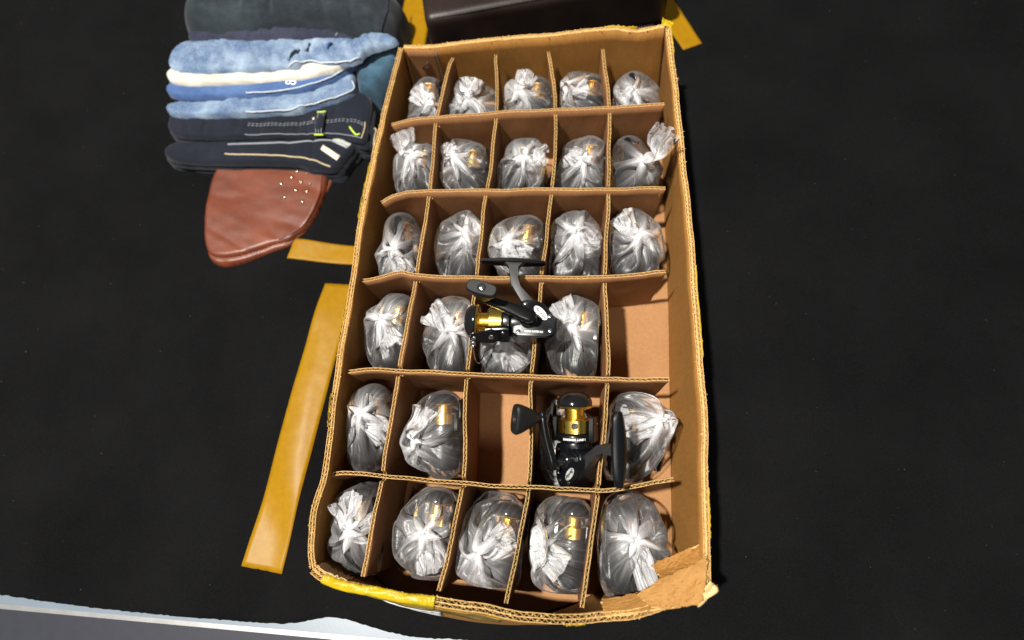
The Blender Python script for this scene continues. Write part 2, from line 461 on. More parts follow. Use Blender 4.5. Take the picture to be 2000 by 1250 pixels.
board(w, FWt[::-1], FWb[::-1], FTAB, -.111, plies=2, tk=.0085, n=170, mats=WALL[::-1], wob=.0014, seed=9.1, rag=.0022, pitch=.0066)
_FTAB = board.P
w = part_empty('wall', BOX)
board(w, BWt, BWb, BTAB, -.111, plies=2, tk=.0055, n=150, mats=WALL[::-1], wob=.0010, seed=3.7, rag=.0012)
_BTAB = board.P
WALLP = (_FTAB, _LTAB, _RTAB, _BTAB)
bm = bmesh.new()
_pl = [(-.181, .332), (.190, .346), (.201, .02), (.203, -.302), (.165, -.312), (.13, -.328), (.10, -.346), (.054, -.363), (0, -.368), (-.06, -.365), (-.1116, -.357), (-.135, -.343), (-.178, -.322)]
_a = [bm.verts.new((x, y, -.1055)) for x, y in _pl]; _b = [bm.verts.new((x, y, -.1115)) for x, y in _pl]
bm.faces.new(_a); bm.faces.new(_b[::-1])
for i in range(len(_pl)): bm.faces.new((_a[i], _b[i], _b[(i+1) % len(_pl)], _a[(i+1) % len(_pl)]))
o = from_bm('carton_floor', bm, 'kraft_floor', BOX, False); o.matrix_parent_inverse = Matrix.Translation(BOX.location).inverted()

# ------------------------------------------------------------------ dividers
HD = [ # plan line of the top, left to right, then notch-free height table
 [(-.1740, .2129), (-.150, .2185), (-.1139, .2225), (-.0349, .231), (.0412, .2370), (.1097, .2415), (.1791, .2485)],
 [(-.1710, .0985), (-.158, .1060), (-.1404, .1095), (-.1092, .1120), (-.0374, .1160), (.0427, .1197), (.1120, .1225), (.1796, .1255)],
 [(-.1765, -.0100), (-.160, -.0075), (-.1311, .0005), (-.111, -.0022), (-.0381, -.0020), (.0382, .0020), (.1109, .0060), (.1789, .0165)],
 [(-.1745, -.1215), (-.150, -.1185), (-.1145, -.1180), (-.0374, -.1165), (.0345, -.1155), (.1174, -.1130), (.1824, -.1095)],
 [(-.1745, -.2360), (-.160, -.2320), (-.1164, -.2320), (-.0303, -.2325), (.0383, -.2310), (.106, -.2290), (.140, -.2230), (.1845, -.2115)]]
HDn = ['cardboard divider behind the second row of bags, farthest from the camera', 'cardboard divider between the second and third rows, counted from the back',
       'cardboard divider under the foot of the upper unwrapped reel', 'cardboard divider just behind the empty middle cell', 'frontmost crosswise cardboard divider, in front of the empty middle cell']
HTAB = [[(0, -.003), (.12, .001), (.5, .001), (1, .001)], [(0, -.008), (.05, -.004), (.1, 0), (1, 0)], [(0, -.004), (.1, -.001), (.15, .001), (1, .001)],
        [(0, -.005), (.06, -.001), (.12, 0), (1, .0)], [(0, -.006), (.05, -.001), (.12, 0), (.8, 0), (1, .003)]]
VX = [[-.1139, -.1092, -.1110, -.1145, -.1164], [-.0349, -.0374, -.0381, -.0374, -.0303], [.0412, .0427, .0382, .0345, .0383], [.1097, .1120, .1109, .1174, .1101]]
VE = [((-.105, .327), (-.1200, -.330)), ((-.0455, .333), (-.0420, -.336)), ((.0265, .338), (.0250, -.341)), ((.0985, .343), (.0985, -.338))]
def hy(i, x):
    return float(np.interp(x, [p[0] for p in HD[i]], [p[1] for p in HD[i]]))
for i in range(5):
    t = thing('cardboard_divider', HDn[i], 'divider', (0, hy(i, 0), -.105), 'crosswise dividers of the carton')
    pt = HD[i]; pb = [(x*.985, y+.0015) for x, y in pt]
    board(t, pt, pb, lerp_tab(HTAB[i]), -.1045, plies=1, tk=.0036, n=130, seed=20+i*3.1, rag=.0006, wob=.0013)
    fit(t)
VDn = ['leftmost lengthwise cardboard divider of the carton', 'second lengthwise cardboard divider from the left, forming the left side of the empty middle cell',
       'third lengthwise cardboard divider from the left, left of the lower unwrapped reel', 'rightmost lengthwise cardboard divider, beside the foot of the lower unwrapped reel']
for j in range(4):
    pts = [VE[j][0]]+[(VX[j][i], hy(i, VX[j][i])) for i in range(5)]+[VE[j][1]]
    L = [0]
    for a, b_ in zip(pts, pts[1:]): L.append(L[-1]+math.dist(a, b_))
    cr = [l/L[-1] for l in L[1:-1]]; tot = L[-1]
    def zt(s, cr=cr, tot=tot, j=j):
        z = -.0022+.0016*N3(s*9, j*3.7)
        d = min(abs(s-c) for c in cr)*tot
        if d < .0052: z -= .012*min(1, (.0052-d)/.0016)
        if s < .02: z -= .004*(1-s/.02)
        return z
    t = thing('cardboard_divider', VDn[j], 'divider', (VX[j][2], 0, -.105), 'lengthwise dividers of the carton')
    pb = [(x+.000, y) for x, y in pts]
    board(t, pts, pb, zt, -.1045, plies=1, tk=.0036, n=420, nz=6, seed=50+j*4.3, rag=.0005, wob=.0013)
    fit(t)
# ------------------------------------------------------------------ polythene bags: film draped and gathered by a small cloth solver
COLB = [-.176, -.1135, -.0365, .0395, .1120, .2010]
BAGS = [ # row, col, knot x, y, z, tail dir, tail length factor, slack
 (1, 1, -.132, .270, -.020, (-.5, .3, .5), 1.), (1, 2, -.080, .270, -.018, (.1, .5, .7), 1.1), (1, 3, -.012, .285, -.012, (.2, .6, .5), 1.1),
 (1, 4, .052, .292, -.012, (.7, .1, .4), 1.), (1, 5, .141, .285, -.036, (-.6, .2, .2), .8),
 (2, 1, -.147, .180, -.006, (-.3, .5, .8), 1.2), (2, 2, -.092, .178, -.018, (-.2, .6, .4), .8), (2, 3, .004, .180, -.015, (.6, .1, .6), 1.),
 (2, 4, .080, .176, -.015, (-.6, .5, .5), .9), (2, 5, .157, .178, .016, (.35, .3, 1.), 1.7),
 (3, 1, -.150, .040, -.020, (.3, -.6, .3), 1.), (3, 2, -.060, .066, -.015, (.4, .5, .4), .8), (3, 3, -.010, .055, -.015, (.6, -.4, .4), 1.),
 (3, 4, .077, .072, -.010, (.9, -.3, .3), 1.), (3, 5, .152, .073, -.010, (-.7, .8, .7), 1.2),
 (4, 1, -.152, -.052, -.015, (.3, -.6, .3), 1.1), (4, 2, -.065, -.055, -.014, (-.8, .5, .5), 1.2), (4, 3, -.001, -.072, -.045, (.3, -.5, .1), 1.),
 (4, 4, .077, -.045, -.012, (-.5, .7, .5), 1.1),
 (5, 1, -.156, -.167, -.012, (.6, -.4, .4), 1.2), (5, 2, -.093, -.190, -.012, (.2, .8, .4), 1.2), (5, 4, .060, -.190, -.078, (.3, -.6, .05), .8),
 (5, 5, .176, -.150, -.008, (-.7, -.3, .4), 1.2),
 (6, 1, -.147, -.287, -.010, (-.3, .7, .5), 1.1), (6, 2, -.068, -.287, -.006, (.3, -.8, .3), 1.2), (6, 3, -.010, -.300, -.008, (.8, .4, .4), 1.3),
 (6, 4, .045, -.288, -.010, (.7, -.4, .3), 1.3), (6, 5, .150, -.274, -.006, (.4, -.8, .3), 1.5)]
NB = len(BAGS); NU = 88; NV = 62; KN = 45; SH = 20
def cell(r, c):
    x0, x1 = COLB[c-1], COLB[c]
    xm = (x0+x1)/2
    y1 = hy(r-2, xm) if r > 1 else .330+.04*xm
    y0 = hy(r-1, xm) if r < 6 else -.336
    return x0+.004, x1-.004, y0+.004, y1-.004
CC = np.array([cell(b_[0], b_[1]) for b_ in BAGS])
K = np.array([b_[2:5] for b_ in BAGS], float)
TD = np.array([b_[5] for b_ in BAGS], float); TD /= np.linalg.norm(TD, axis=1)[:, None]
TLn = np.array([b_[6] for b_ in BAGS])
# what lies in each bag: reel axis (x forward) to the back, foot downwards
REELPOSE = []
rr = np.random.default_rng(21)
for q, b_ in enumerate(BAGS):
    x0, x1, y0, y1 = CC[q]
    low = b_[:2] in ((5, 4), (4, 3))
    cx = (x0+x1)/2+rr.uniform(-.004, .004) + (.004 if b_[1] == 1 else 0)
    if b_[1] == 5: cx = .150+rr.uniform(-.003, .003)
    cy = (y0+y1)/2-.019+rr.uniform(-.004, .004)
    yaw = rr.uniform(-.12, .12); pitch = rr.uniform(.04, .20); roll = rr.choice((-1, 1))*rr.uniform(.68, .80)
    off = .011
    if b_[1] == 5: roll = abs(roll)
    if b_[1] == 1: roll = .50*np.sign(roll); off = .005
    if low: pitch = .03; roll = .85
    cz = -.103+.0655*math.cos(roll)+.003*rr.random()
    cx = (x0+x1)/2-math.copysign(off, roll)
    if b_[1] == 5: cx = .150-.008
    REELPOSE.append((cx, cy, cz, yaw, pitch, roll))
RP = np.array(REELPOSE)
fx = np.stack([-np.sin(RP[:, 3])*np.cos(RP[:, 4]), np.cos(RP[:, 3])*np.cos(RP[:, 4]), np.sin(RP[:, 4])], 1)
CA = RP[:, :3]-fx*.016; CB = RP[:, :3]+fx*.043
RCAP = np.full(NB, .0226)
for q, b_ in enumerate(BAGS):
    if b_[:2] == (5, 4): CA[q, 2] = CB[q, 2] = -.090; RCAP[q] = .010
    else: K[q, 2] = max(K[q, 2]-.010, RP[q, 2]+.033); K[q, :2] += (np.array((.071, -.253))-K[q, :2])*(K[q, 2]+.02)/.62
def simulate(iters=230):
    f32 = np.float32
    r3 = np.random.default_rng(5)
    hx = np.minimum((CC[:, 1]-CC[:, 0])/2-.001, r3.uniform(.027, .034, NB)); hyy = np.minimum((CC[:, 3]-CC[:, 2])/2-.001, r3.uniform(.042, .050, NB))
    expo = r3.uniform(.55, 1.15, NB)
    ccx = np.array([(c_[0]+c_[1])/2 if b_[1] != 5 else .150 for c_, b_ in zip(CC, BAGS)]); ccy = (CC[:, 2]+CC[:, 3])/2-.002
    ang = np.linspace(0, 2*PI, NU, endpoint=False)
    # rounded rectangle ring
    cs, sn = np.cos(ang), np.sin(ang); e = expo[:, None]
    ex = np.sign(cs)*np.abs(cs)**e; ey = np.sign(sn)*np.abs(sn)**e
    P = np.zeros((NB, NV, NU, 3))
    per = 0
    ring = np.stack([ccx[:, None]+hx[:, None]*ex, ccy[:, None]+hyy[:, None]*ey], 2)
    C = np.linalg.norm(ring-np.roll(ring, -1, 1), axis=2).sum(1)*1.07
    ru = C/NU; rv = np.full(NB, .0031)
    zb = -.1025
    for v in range(NV):
        zs = np.where(RCAP < .02, -.088, np.maximum(-.046, RP[:, 2]-.002))[:, None]; arch = np.where(RCAP < .02, .004, .026)[:, None]
        if v <= SH:
            t = v/SH; P[:, v, :, 0] = ring[:, :, 0]; P[:, v, :, 1] = ring[:, :, 1]
            P[:, v, :, 2] = zb+t*(zs-zb)
        elif v <= KN:
            t = (v-SH)/(KN-SH); s = t**1.5
            for a in range(2): P[:, v, :, a] = ring[:, :, a]*(1-s)+K[:, None, a]*s
            P[:, v, :, 2] = zs*(1-t)+K[:, None, 2]*t+arch*math.sin(PI*t**.6)
        else:
            t = (v-KN)/(NV-1-KN)
            side = np.cross(TD, (0, 0, 1.)); side /= np.linalg.norm(side, axis=1)[:, None]; nn = np.cross(side, TD)
            ln = (v-KN)*.0026*TLn
            rad = .003+.009*t**.8
            base = K+TD*ln[:, None]
            P[:, v] = base[:, None, :]+rad*(cs[None, :, None]*side[:, None, :]*1.0+.55*sn[None, :, None]*nn[:, None, :])
    # seeded pleats
    for q in range(NB):
        amp = np.zeros(NV); amp[SH:KN] = np.linspace(.0006, .0030, KN-SH); amp[KN:] = .004
        g = sum(np.sin(ang*k+rng.uniform(0, 6.28))*rng.uniform(.3, 1) for k in rng.integers(5, 26, 9))*.5
        P[q, :, :, 2] += amp[:, None]*g[None, :]
    P += rng.normal(0, .0007, P.shape)
    P = P.astype(f32); Vp = P.copy()
    rowf = np.ones(NV); rowf[KN+1:] = np.linspace(.38, .52, NV-KN-1)
    rv4 = np.repeat(rv[:, None], NV, 1).astype(f32); rv4[:, KN+1:] *= (.75*TLn[:, None]).astype(f32)
    ru4 = (ru[:, None]*rowf[None]).astype(f32)
    rd4 = np.sqrt(ru4**2+rv4**2)
    iu = np.arange(NU); jv = np.arange(NV)
    UN = np.ones((NB, NV, NU), f32)      # film lies slack in some places and tight in others
    for q in range(NB):
        for _ in range(5):
            k1, k2 = r3.integers(1, 6), r3.uniform(1, 5)
            UN[q] += (.085*np.sin(k1*ang[None]+k2*2*PI*jv[:, None]/NV+r3.uniform(0, 6.28))).astype(f32)
    sets = []
    def uset(step, mask, rest, ke, kc): sets.append(('u', iu[mask], (iu[mask]+step) % NU, rest, ke, kc))
    def vset(step, mask, rest, ke, kc):
        a = jv[:NV-step][mask]; sets.append(('v', a, a+step, rest, ke, kc))
    uset(1, iu % 2 == 0, ru4, .95, .16); uset(1, iu % 2 == 1, ru4, .95, .16)
    vset(1, jv[:-1] % 2 == 0, rv4, .95, .45); vset(1, jv[:-1] % 2 == 1, rv4, .95, .45)
    for par in (0, 1):
        a = jv[:-1][jv[:-1] % 2 == par]
        sets.append(('d', a, 1, rd4, .6, .25)); sets.append(('d', a, -1, rd4, .6, .25))
    bend = []
    for st, kk in ((2, .14), (4, .10)):
        uset(st, (iu % (2*st)) < st, ru4*st*.86, .0, kk); uset(st, (iu % (2*st)) >= st, ru4*st*.86, .0, kk)
        vset(st, (jv[:NV-st] % (2*st)) < st, rv4*st*.92, .0, kk); vset(st, (jv[:NV-st] % (2*st)) >= st, rv4*st*.92, .0, kk)
    def solve(a, b_, rest, ke, kc):
        d = b_-a; l = np.sqrt((d*d).sum(-1, keepdims=True))+1e-9
        c = l-rest; k = np.where(c > 0, f32(ke), f32(kc))
        return d*(c/l*k*f32(.5))
    A0 = CA.astype(f32)[:, None, None]; AB = (CB-CA).astype(f32)[:, None, None]
    LL = (AB*AB).sum(-1); Rc = RCAP.astype(f32)[:, None, None, None]
    Kf = K.astype(f32)[:, None, None]
    lo = np.stack([CC[:, 0], CC[:, 2]], 1).astype(f32)[:, None, None]; hi = np.stack([CC[:, 1], CC[:, 3]], 1).astype(f32)[:, None, None]
    hi[:, 0, 0, 0] += np.array([.006 if b_[1] == 5 else 0 for b_ in BAGS], f32)
    kr = np.array([.0034, .0030, .0034], f32)
    pin = P[:, :2].copy()
    for it in range(iters):
        vel = (P-Vp)*f32(.88); vel = np.clip(vel, -.002, .002); Vp = P.copy(); P = P+vel
        P[..., 2] -= f32(1.2e-5)
        for kind, a, b_, rest, ke, kc in sets:
            if kind == 'u':
                r4 = rest[:, :, None, None]*UN[:, :, a, None]
                d = solve(P[:, :, a], P[:, :, b_], r4, ke, kc); P[:, :, a] += d; P[:, :, b_] -= d
            elif kind == 'v':
                r4 = rest[:, a, None, None]
                d = solve(P[:, a], P[:, b_], r4, ke, kc); P[:, a] += d; P[:, b_] -= d
            else:
                r4 = rest[:, a, None, None]
                s = np.roll(P[:, a+1], -b_, 2)
                d = solve(P[:, a], s, r4, ke, kc); P[:, a] += d; P[:, a+1] -= np.roll(d, b_, 2)
        # knot: gathered inside a small neck
        seg = P[:, KN-1:KN+2]; dl = seg-Kf; ds = np.sqrt((dl*dl).sum(-1, keepdims=True))+1e-9
        P[:, KN-1:KN+2] = Kf+dl*np.minimum(1, kr[None, :, None, None]/ds)
        # contents
        t = np.clip(((P-A0)*AB).sum(-1)/LL, 0, 1)[..., None]
        q = A0+AB*t; dl = P-q; ds = np.sqrt((dl*dl).sum(-1, keepdims=True))+1e-9
        P = np.where(ds < Rc, q+dl*(Rc/ds), P)
        # cell walls (only below the divider tops) and floor
        inside = P[..., 2:3] < -.001
        P[..., :2] = np.where(inside, np.clip(P[..., :2], lo, hi), P[..., :2])
        P[..., 2] = np.maximum(P[..., 2], f32(-.1035))
        P[:, :2] = P[:, :2]*f32(.2)+pin*f32(.8)
    return P
import time as _t
_t0 = _t.time()
FILM = simulate()
print('film solved in', round(_t.time()-_t0, 1))
ROWN = {1: 'back row', 2: 'second row from the back', 3: 'third row from the back', 4: 'fourth row from the back', 5: 'fifth row from the back', 6: 'front row'}
COLN = {1: 'leftmost cell', 2: 'second cell from the left', 3: 'middle cell', 4: 'second cell from the right', 5: 'rightmost cell'}
LOOK = {(1, 1): 'knotted clear plastic bag', (2, 5): 'clear plastic bag with tall upright twisted tail', (4, 3): 'clear plastic bag under the upper unwrapped reel',
        (5, 4): 'empty clear plastic bag under the lower unwrapped reel', (1, 5): 'low-lying clear plastic bag', (6, 5): 'clear plastic bag with long dangling tail'}
uu = np.arange(NU)
for q, b_ in enumerate(BAGS):
    r, c = b_[0], b_[1]
    v = FILM[q].reshape(-1, 3)
    f = []
    for j in range(NV-1):
        for i in range(NU): f.append((j*NU+i, j*NU+(i+1) % NU, (j+1)*NU+(i+1) % NU, (j+1)*NU+i))
    cen = FILM[q, 0].mean(0); v = np.concatenate([v, cen[None]]); k = len(v)-1
    for i in range(NU): f.append((k, (i+1) % NU, i))
    lab = LOOK[(r, c)] if (r, c) in ((4, 3), (5, 4)) else f"{LOOK.get((r, c), 'knotted clear plastic bag')}, {ROWN[r]}, {COLN[c]}"
    v = v-np.array((RP[q, 0], RP[q, 1], -.105))
    o = mesh('plastic_bag', v, f, 'polythene')
    o.location = (RP[q, 0], RP[q, 1], -.105)
    dk = np.linalg.norm(FILM[q].reshape(-1, 3)-K[q], axis=1)
    ga = np.exp(-(dk/.017)**1.3); rows = np.repeat(np.arange(NV), NU); ga = np.where(rows > KN, np.maximum(ga, .45), ga)
    uvl = o.data.uv_layers.new(name='film')
    li = np.empty(len(o.data.loops), np.int32); o.data.loops.foreach_get('vertex_index', li)
    uvs = np.stack([np.concatenate([np.tile(np.arange(NU)/NU, NV), [.5]])[li], np.concatenate([rows/NV, [0]])[li]], 1)
    # close the seam
    uvf = uvs[:(NV-1)*NU*4].reshape(-1, 4, 2); wrapf = uvf[:, :, 0].max(1)-uvf[:, :, 0].min(1) > .5
    uvf[wrapf] = np.where(uvf[wrapf][:, :, :1] < .5, uvf[wrapf]+np.array([1., 0]), uvf[wrapf])
    uvl.data.foreach_set('uv', uvs.astype(np.float32).ravel())
    at_ = o.data.attributes.new('gather', 'FLOAT', 'POINT'); at_.data.foreach_set('value', np.concatenate([ga, [0]]).astype(np.float32))
    tag(o, lab, 'plastic bag', 'knotted plastic bags in the carton')
    md = o.modifiers.new('smooth', 'SUBSURF'); md.levels = 1; md.render_levels = 1
# ------------------------------------------------------------------ spinning reels (x = spool axis forward, z = towards the foot, y = handle side)
def text_mesh(txt, size, shear=0., extrude=0.00008, bold=0.):
    cu = bpy.data.curves.new('t', 'FONT'); cu.body = txt; cu.size = size; cu.shear = shear
    cu.align_x = 'CENTER'; cu.align_y = 'CENTER'; cu.extrude = extrude; cu.offset = bold; cu.resolution_u = 3
    o = bpy.data.objects.new('t', cu); COL.objects.link(o)
    me = bpy.data.meshes.new_from_object(o.evaluated_get(bpy.context.evaluated_depsgraph_get()))
    vs = [v.co.copy() for v in me.vertices]; fs = [tuple(p.vertices) for p in me.polygons]
    bpy.data.objects.remove(o); bpy.data.curves.remove(cu); bpy.data.meshes.remove(me)
    return vs, fs
def loft(bm, rings):
    R_ = [[bm.verts.new(p) for p in r] for r in rings]; k = len(R_[0])
    for a, b_ in zip(R_, R_[1:]):
        for i in range(k): bm.faces.new((a[i], a[(i+1) % k], b_[(i+1) % k], b_[i]))
    bm.faces.new(R_[0][::-1]); bm.faces.new(R_[-1])
def sup(a, b_, n=20, e=.6):
    out = []
    for k in range(n):
        t = 2*PI*k/n; c, s = math.cos(t), math.sin(t)
        out.append((a*math.copysign(abs(c)**e, c), b_*math.copysign(abs(s)**e, s)))
    return out
YAX = Matrix(((0, -1, 0, 0), (1, 0, 0, 0), (0, 0, 1, 0), (0, 0, 0, 1)))     # lathe axis x -> y
COVER = [(.0143, -.017), (.0165, -.004), (.0145, .010), (.0085, .0227), (-.0073, .0233), (-.0152, .0204), (-.0235, .0115), (-.030, .001), (-.0315, -.008), (-.0275, -.0145), (-.020, -.0172)]
def smooth_poly(p, n=44): return [tuple(q) for q in crom(p, n, True)]
ARM_D = Vector((0, .60, -.80))
def screw(M, r, root, mat='chrome'):
    bm = bmesh.new(); lathe(bm, [(0, r), (.0006, r*.98), (.0010, r*.72), (.0011, r*.30), (.0008, 0)], 18, M)
    o = from_bm('screw', bm, mat, root, True, 50)
    bm = bmesh.new()
    for a in (0, PI/2): box(bm, (.00085, -r*.55, -r*.13), (.00122, r*.55, r*.13), M @ Matrix.Rotation(a+.6, 4, 'X'))
    from_bm('screw_slot', bm, 'screw_slot', o, False)
    return o
def axis_to(d):   # matrix taking local x to direction d
    return Vector((1, 0, 0)).rotation_difference(Vector(d)).to_matrix().to_4x4()
def make_reel(root, hang, full=True, oval_mat='print_white', folded=False):
    # gear housing with neck
    bm = bmesh.new(); prism(bm, smooth_poly(COVER), -.0128, .0106, .0034, 3)
    lathe(bm, [(.008, .0), (.008, .0150), (.0165, .0158), (.0192, .0150), (.0192, 0)], 32)
    from_bm('housing', bm, 'black_satin', root, True, 35)
    bm = bmesh.new(); prism(bm, smooth_poly([(x*.965-.0003, z*.965) for x, z in COVER]), .0107, .0138, .0012, 2)
    from_bm('side_cover', bm, 'black_satin', root, True, 35)
    # stem and foot
    bm = bmesh.new()
    prism(bm, [(.0085, .0212), (.0100, .0280), (.0215, .0415), (.0245, .0530), (.0250, .0660), (.0330, .0715), (.0335, .0735), (.0075, .0735), (.0085, .0715), (.0165, .0660), (.0160, .0510), (.0125, .0415), (-.0070, .0240), (-.0080, .0212)], -.0050, .0050, .0012, 2)
    from_bm('stem', bm, 'grey_satin', root, True, 35)
    bm = bmesh.new(); rings = []
    for x, w_, t_ in [(.0585, .0030, .0010), (.0570, .0050, .0016), (.050, .0066, .0024), (.036, .0080, .0034), (.022, .0085, .0040), (.008, .0080, .0034), (-.006, .0066, .0024), (-.0130, .0050, .0016), (-.0148, .0030, .0010)]:
        top = [(x, -w_+2*w_*k/8, .0772-.0030*(abs(k-4)/4)**2-(.0022*((x-.022)/.037)**2)) for k in range(9)]
        bot = [(x, p[1], p[2]-t_) for p in top[::-1]]
        rings.append(top+bot)
    loft(bm, rings); from_bm('foot', bm, 'black_satin', root, True, 40)
    # rotor cup with the two arms
    bm = bmesh.new()
    lathe(bm, [(.0194, 0), (.0194, .0178), (.0205, .0196), (.0262, .0200), (.0275, .0196), (.0285, .0186), (.0285, 0)], 48)
    for sg in (1, -1):
        d = ARM_D*sg; tan = Vector((1, 0, 0)).cross(d); M = Matrix(((1, 0, 0, 0), (0, tan.y, d.y, 0), (0, tan.z, d.z, 0), (0, 0, 0, 1)))
        r0, r1 = .0180, .0232
        rings = []
        for x, w_ in [(.0200, .0092), (.0240, .0098), (.0330, .0088), (.0400, .0078), (.0450, .0072)]:
            rings.append([M @ Vector((x, u, v_)) for u, v_ in [(-w_, r0), (-w_, r1-.001), (-w_+.001, r1), (w_-.001, r1), (w_, r1-.001), (w_, r0)]])
        loft(bm, rings)
    from_bm('rotor', bm, 'black_plastic', root, True, 35)
    # spool
    bm = bmesh.new()
    pr = [(.0288, 0), (.0288, .0170), (.0292, .0175), (.0330, .0175), (.0332, .0173), (.0335, .0175), (.0425, .0175), (.0430, .0168), (.0432, .0112)]
    for k in range(6): pr += [(.0436+k*.0016, .0108), (.0440+k*.0016, .0103), (.0448+k*.0016, .0103)]
    pr += [(.0535, .0110), (.0542, .0150), (.0550, .0190), (.0562, .0197), (.0572, .0190), (.0574, 0)]
    lathe(bm, pr, 56); from_bm('spool', bm, 'gold', root, True, 28)
    bm = bmesh.new()
    lathe(bm, [(.0575, 0), (.0575, .0184), (.0588, .0191), (.0615, .0189), (.0650, .0174), (.0685, .0140), (.0706, .0095), (.0716, .0045), (.0718, 0)], 40)
    if full: 
        box(bm, (.0655, -.0150, -.0016), (.0712, -.004, .0016), bev=.0006)
    from_bm('drag_knob', bm, 'black_gloss', root, True, 30)
    # bail arm, hub and line roller on the arm side
    d = ARM_D; tan = Vector((1, 0, 0)).cross(d); M = Matrix(((1, 0, 0, 0), (0, tan.y, d.y, 0), (0, tan.z, d.z, 0), (0, 0, 0, 1)))
    def dm(x, u, r): return M @ Matrix.Translation((x, u, r)) @ Matrix.Rotation(-PI/2, 4, 'Y')
    bm = bmesh.new()
    pl = []
    for k in range(14): a = PI/2+PI*k/13; pl.append((.0385+.0088*math.cos(a), .0088*math.sin(a)))
    for k in range(8): a = -PI/2+PI*k/7; pl.append((.0575+.0046*math.cos(a), -.0030+.0046*math.sin(a)))
    lo_ = [bm.verts.new(M @ Vector((x, u, .0233))) for x, u in pl]; hi_ = [bm.verts.new(M @ Vector((x, u, .0266))) for x, u in pl]
    bm.faces.new(lo_); ft = bm.faces.new(hi_[::-1])
    for k in range(len(pl)): bm.faces.new((lo_[k], hi_[k], hi_[(k+1) % len(pl)], lo_[(k+1) % len(pl)]))
    bmesh.ops.bevel(bm, geom=list(ft.edges), offset=.0008, segments=2, affect='EDGES')
    from_bm('bail_arm', bm, 'black_plastic', root, True, 40)
    if full:
        screw(dm(.0385, 0, .0264), .0028, root); screw(dm(.0575, -.003, .0264), .0024, root); screw(dm(.0265, .0040, .0230), .0018, root)
        bm = bmesh.new(); lathe(bm, [(-.0050, 0), (-.0050, .0030), (-.0035, .0036), (-.0020, .0026), (.0, .0026), (.001, .0034), (.0016, .0030), (.0016, 0)], 20, M @ Matrix.Translation((.0590, -.0085, .0245)) @ Matrix.Rotation(PI/2, 4, 'Z'))
        from_bm('line_roller', bm, 'chrome', root, True, 40)
        # bail wire: a bow from the roller round to the other arm, flipped back
        p1 = M @ Vector((.0590, -.012, .0250)); p2 = -1*(M @ Vector((0, 0, .0250))); p2.x = .0385
        out_ = Vector((0, -.55, -.83)).normalized(); pts = []
        for k in range(33):
            t = k/32; q = p1.lerp(p2, t); bow = math.sin(PI*t)**.75*.041
            pts.append(q+out_*bow+Vector((.004*math.sin(PI*t), 0, 0)))
        bm = bmesh.new(); tube(bm, pts, .0007, 8); from_bm('bail_wire', bm, 'wire', root)
        # screws on the side cover
        for x, z in ((.0042, .0190), (-.0225, .0058), (-.0235, -.0105), (.0100, -.0130)):
            screw(Matrix.Translation((x, .0134, z)) @ axis_to((0, 1, 0)), .0024, root)
        # oval maker's plate with lettering
        ang = math.radians(-47)
        Mo = Matrix.Translation((-.0128, .0, .0088)) @ Matrix.Rotation(0, 4, 'Y')
        u = Vector((-math.cos(ang), 0, math.sin(ang))).normalized(); w_ = Vector((math.sin(-ang), 0, math.cos(ang))).normalized()
        w_ = (Vector((0, 1, 0)).cross(u)); w_ = -w_ if w_.z < 0 else w_
        c0 = Vector((-.0128, .0139, .0088))
        def oval(a, b_, y, mat, name):
            bm = bmesh.new(); t_ = [bm.verts.new(c0+u*a*math.cos(k*PI/20)+w_*b_*math.sin(k*PI/20)+Vector((0, y+.0003, 0))) for k in range(40)]
            l_ = [bm.verts.new(v.co-Vector((0, .0006, 0))) for v in t_]
            bm.faces.new(t_)
            for k in range(40): bm.faces.new((t_[k], l_[k], l_[(k+1) % 40], t_[(k+1) % 40]))
            return from_bm(name, bm, mat, root, False)
        pl_ = oval(.0098, .0044, .0000, oval_mat, 'maker_plate')
        vs, fs = text_mesh('Berkley', .0052, .35, bold=.00012)
        o = mesh('plate_lettering', [c0+u*v.x+w_*v.y+Vector((0, .00042+v.z, 0)) for v in vs], fs, 'print_black', pl_, False)
        bm = bmesh.new()
        for k in range(48):
            a0, a1 = k*PI/24, (k+1)*PI/24
            q = [c0+u*(.0091*s)*math.cos(a)+w_*(.0039*s)*math.sin(a)+Vector((0, .00040, 0)) for a, s in ((a0, 1), (a1, 1), (a1, .95), (a0, .95))]
            bm.faces.new([bm.verts.new(p) for p in q])
        from_bm('plate_border', bm, 'print_black', pl_, False)
        vs, fs = text_mesh('GEAR RATIO 5:1', .0030, .0, bold=.00010)
        mesh('gear_ratio_print', [(-.0065-v.x*.92, .01388+v.z, -.0124+v.y) for v in vs], fs, 'print_white', root, False)
        # lettering round the rotor
        vs, fs = text_mesh('1 BALL BEARING', .0034, .0, bold=.00008)
        th0 = math.radians(18)
        pts = []
        for v in vs:
            th = th0-(v.x)/.0202
            # angle measured from +y towards +z
            pts.append((.0236+v.y*.9, (.02012+v.z)*math.cos(th+.6), (.02012+v.z)*math.sin(th+.6)))
        mesh('rotor_print', pts, fs, 'print_white', root, False)
        # side holes of the skirt, their dark inside put in as black discs
        for a in (.95, 2.9):
            bm = bmesh.new(); lathe(bm, [(.0171, 0), (.0171, .0036), (.0178, .0034), (.0179, 0)], 20, Matrix.Translation((.0372, 0, 0)) @ axis_to((0, math.cos(a), math.sin(a))))
            from_bm('dark_skirt_hole', bm, 'black_plastic', root, True, 40)
    # handle: shaft, crank arm and paddle knob
    bm = bmesh.new()
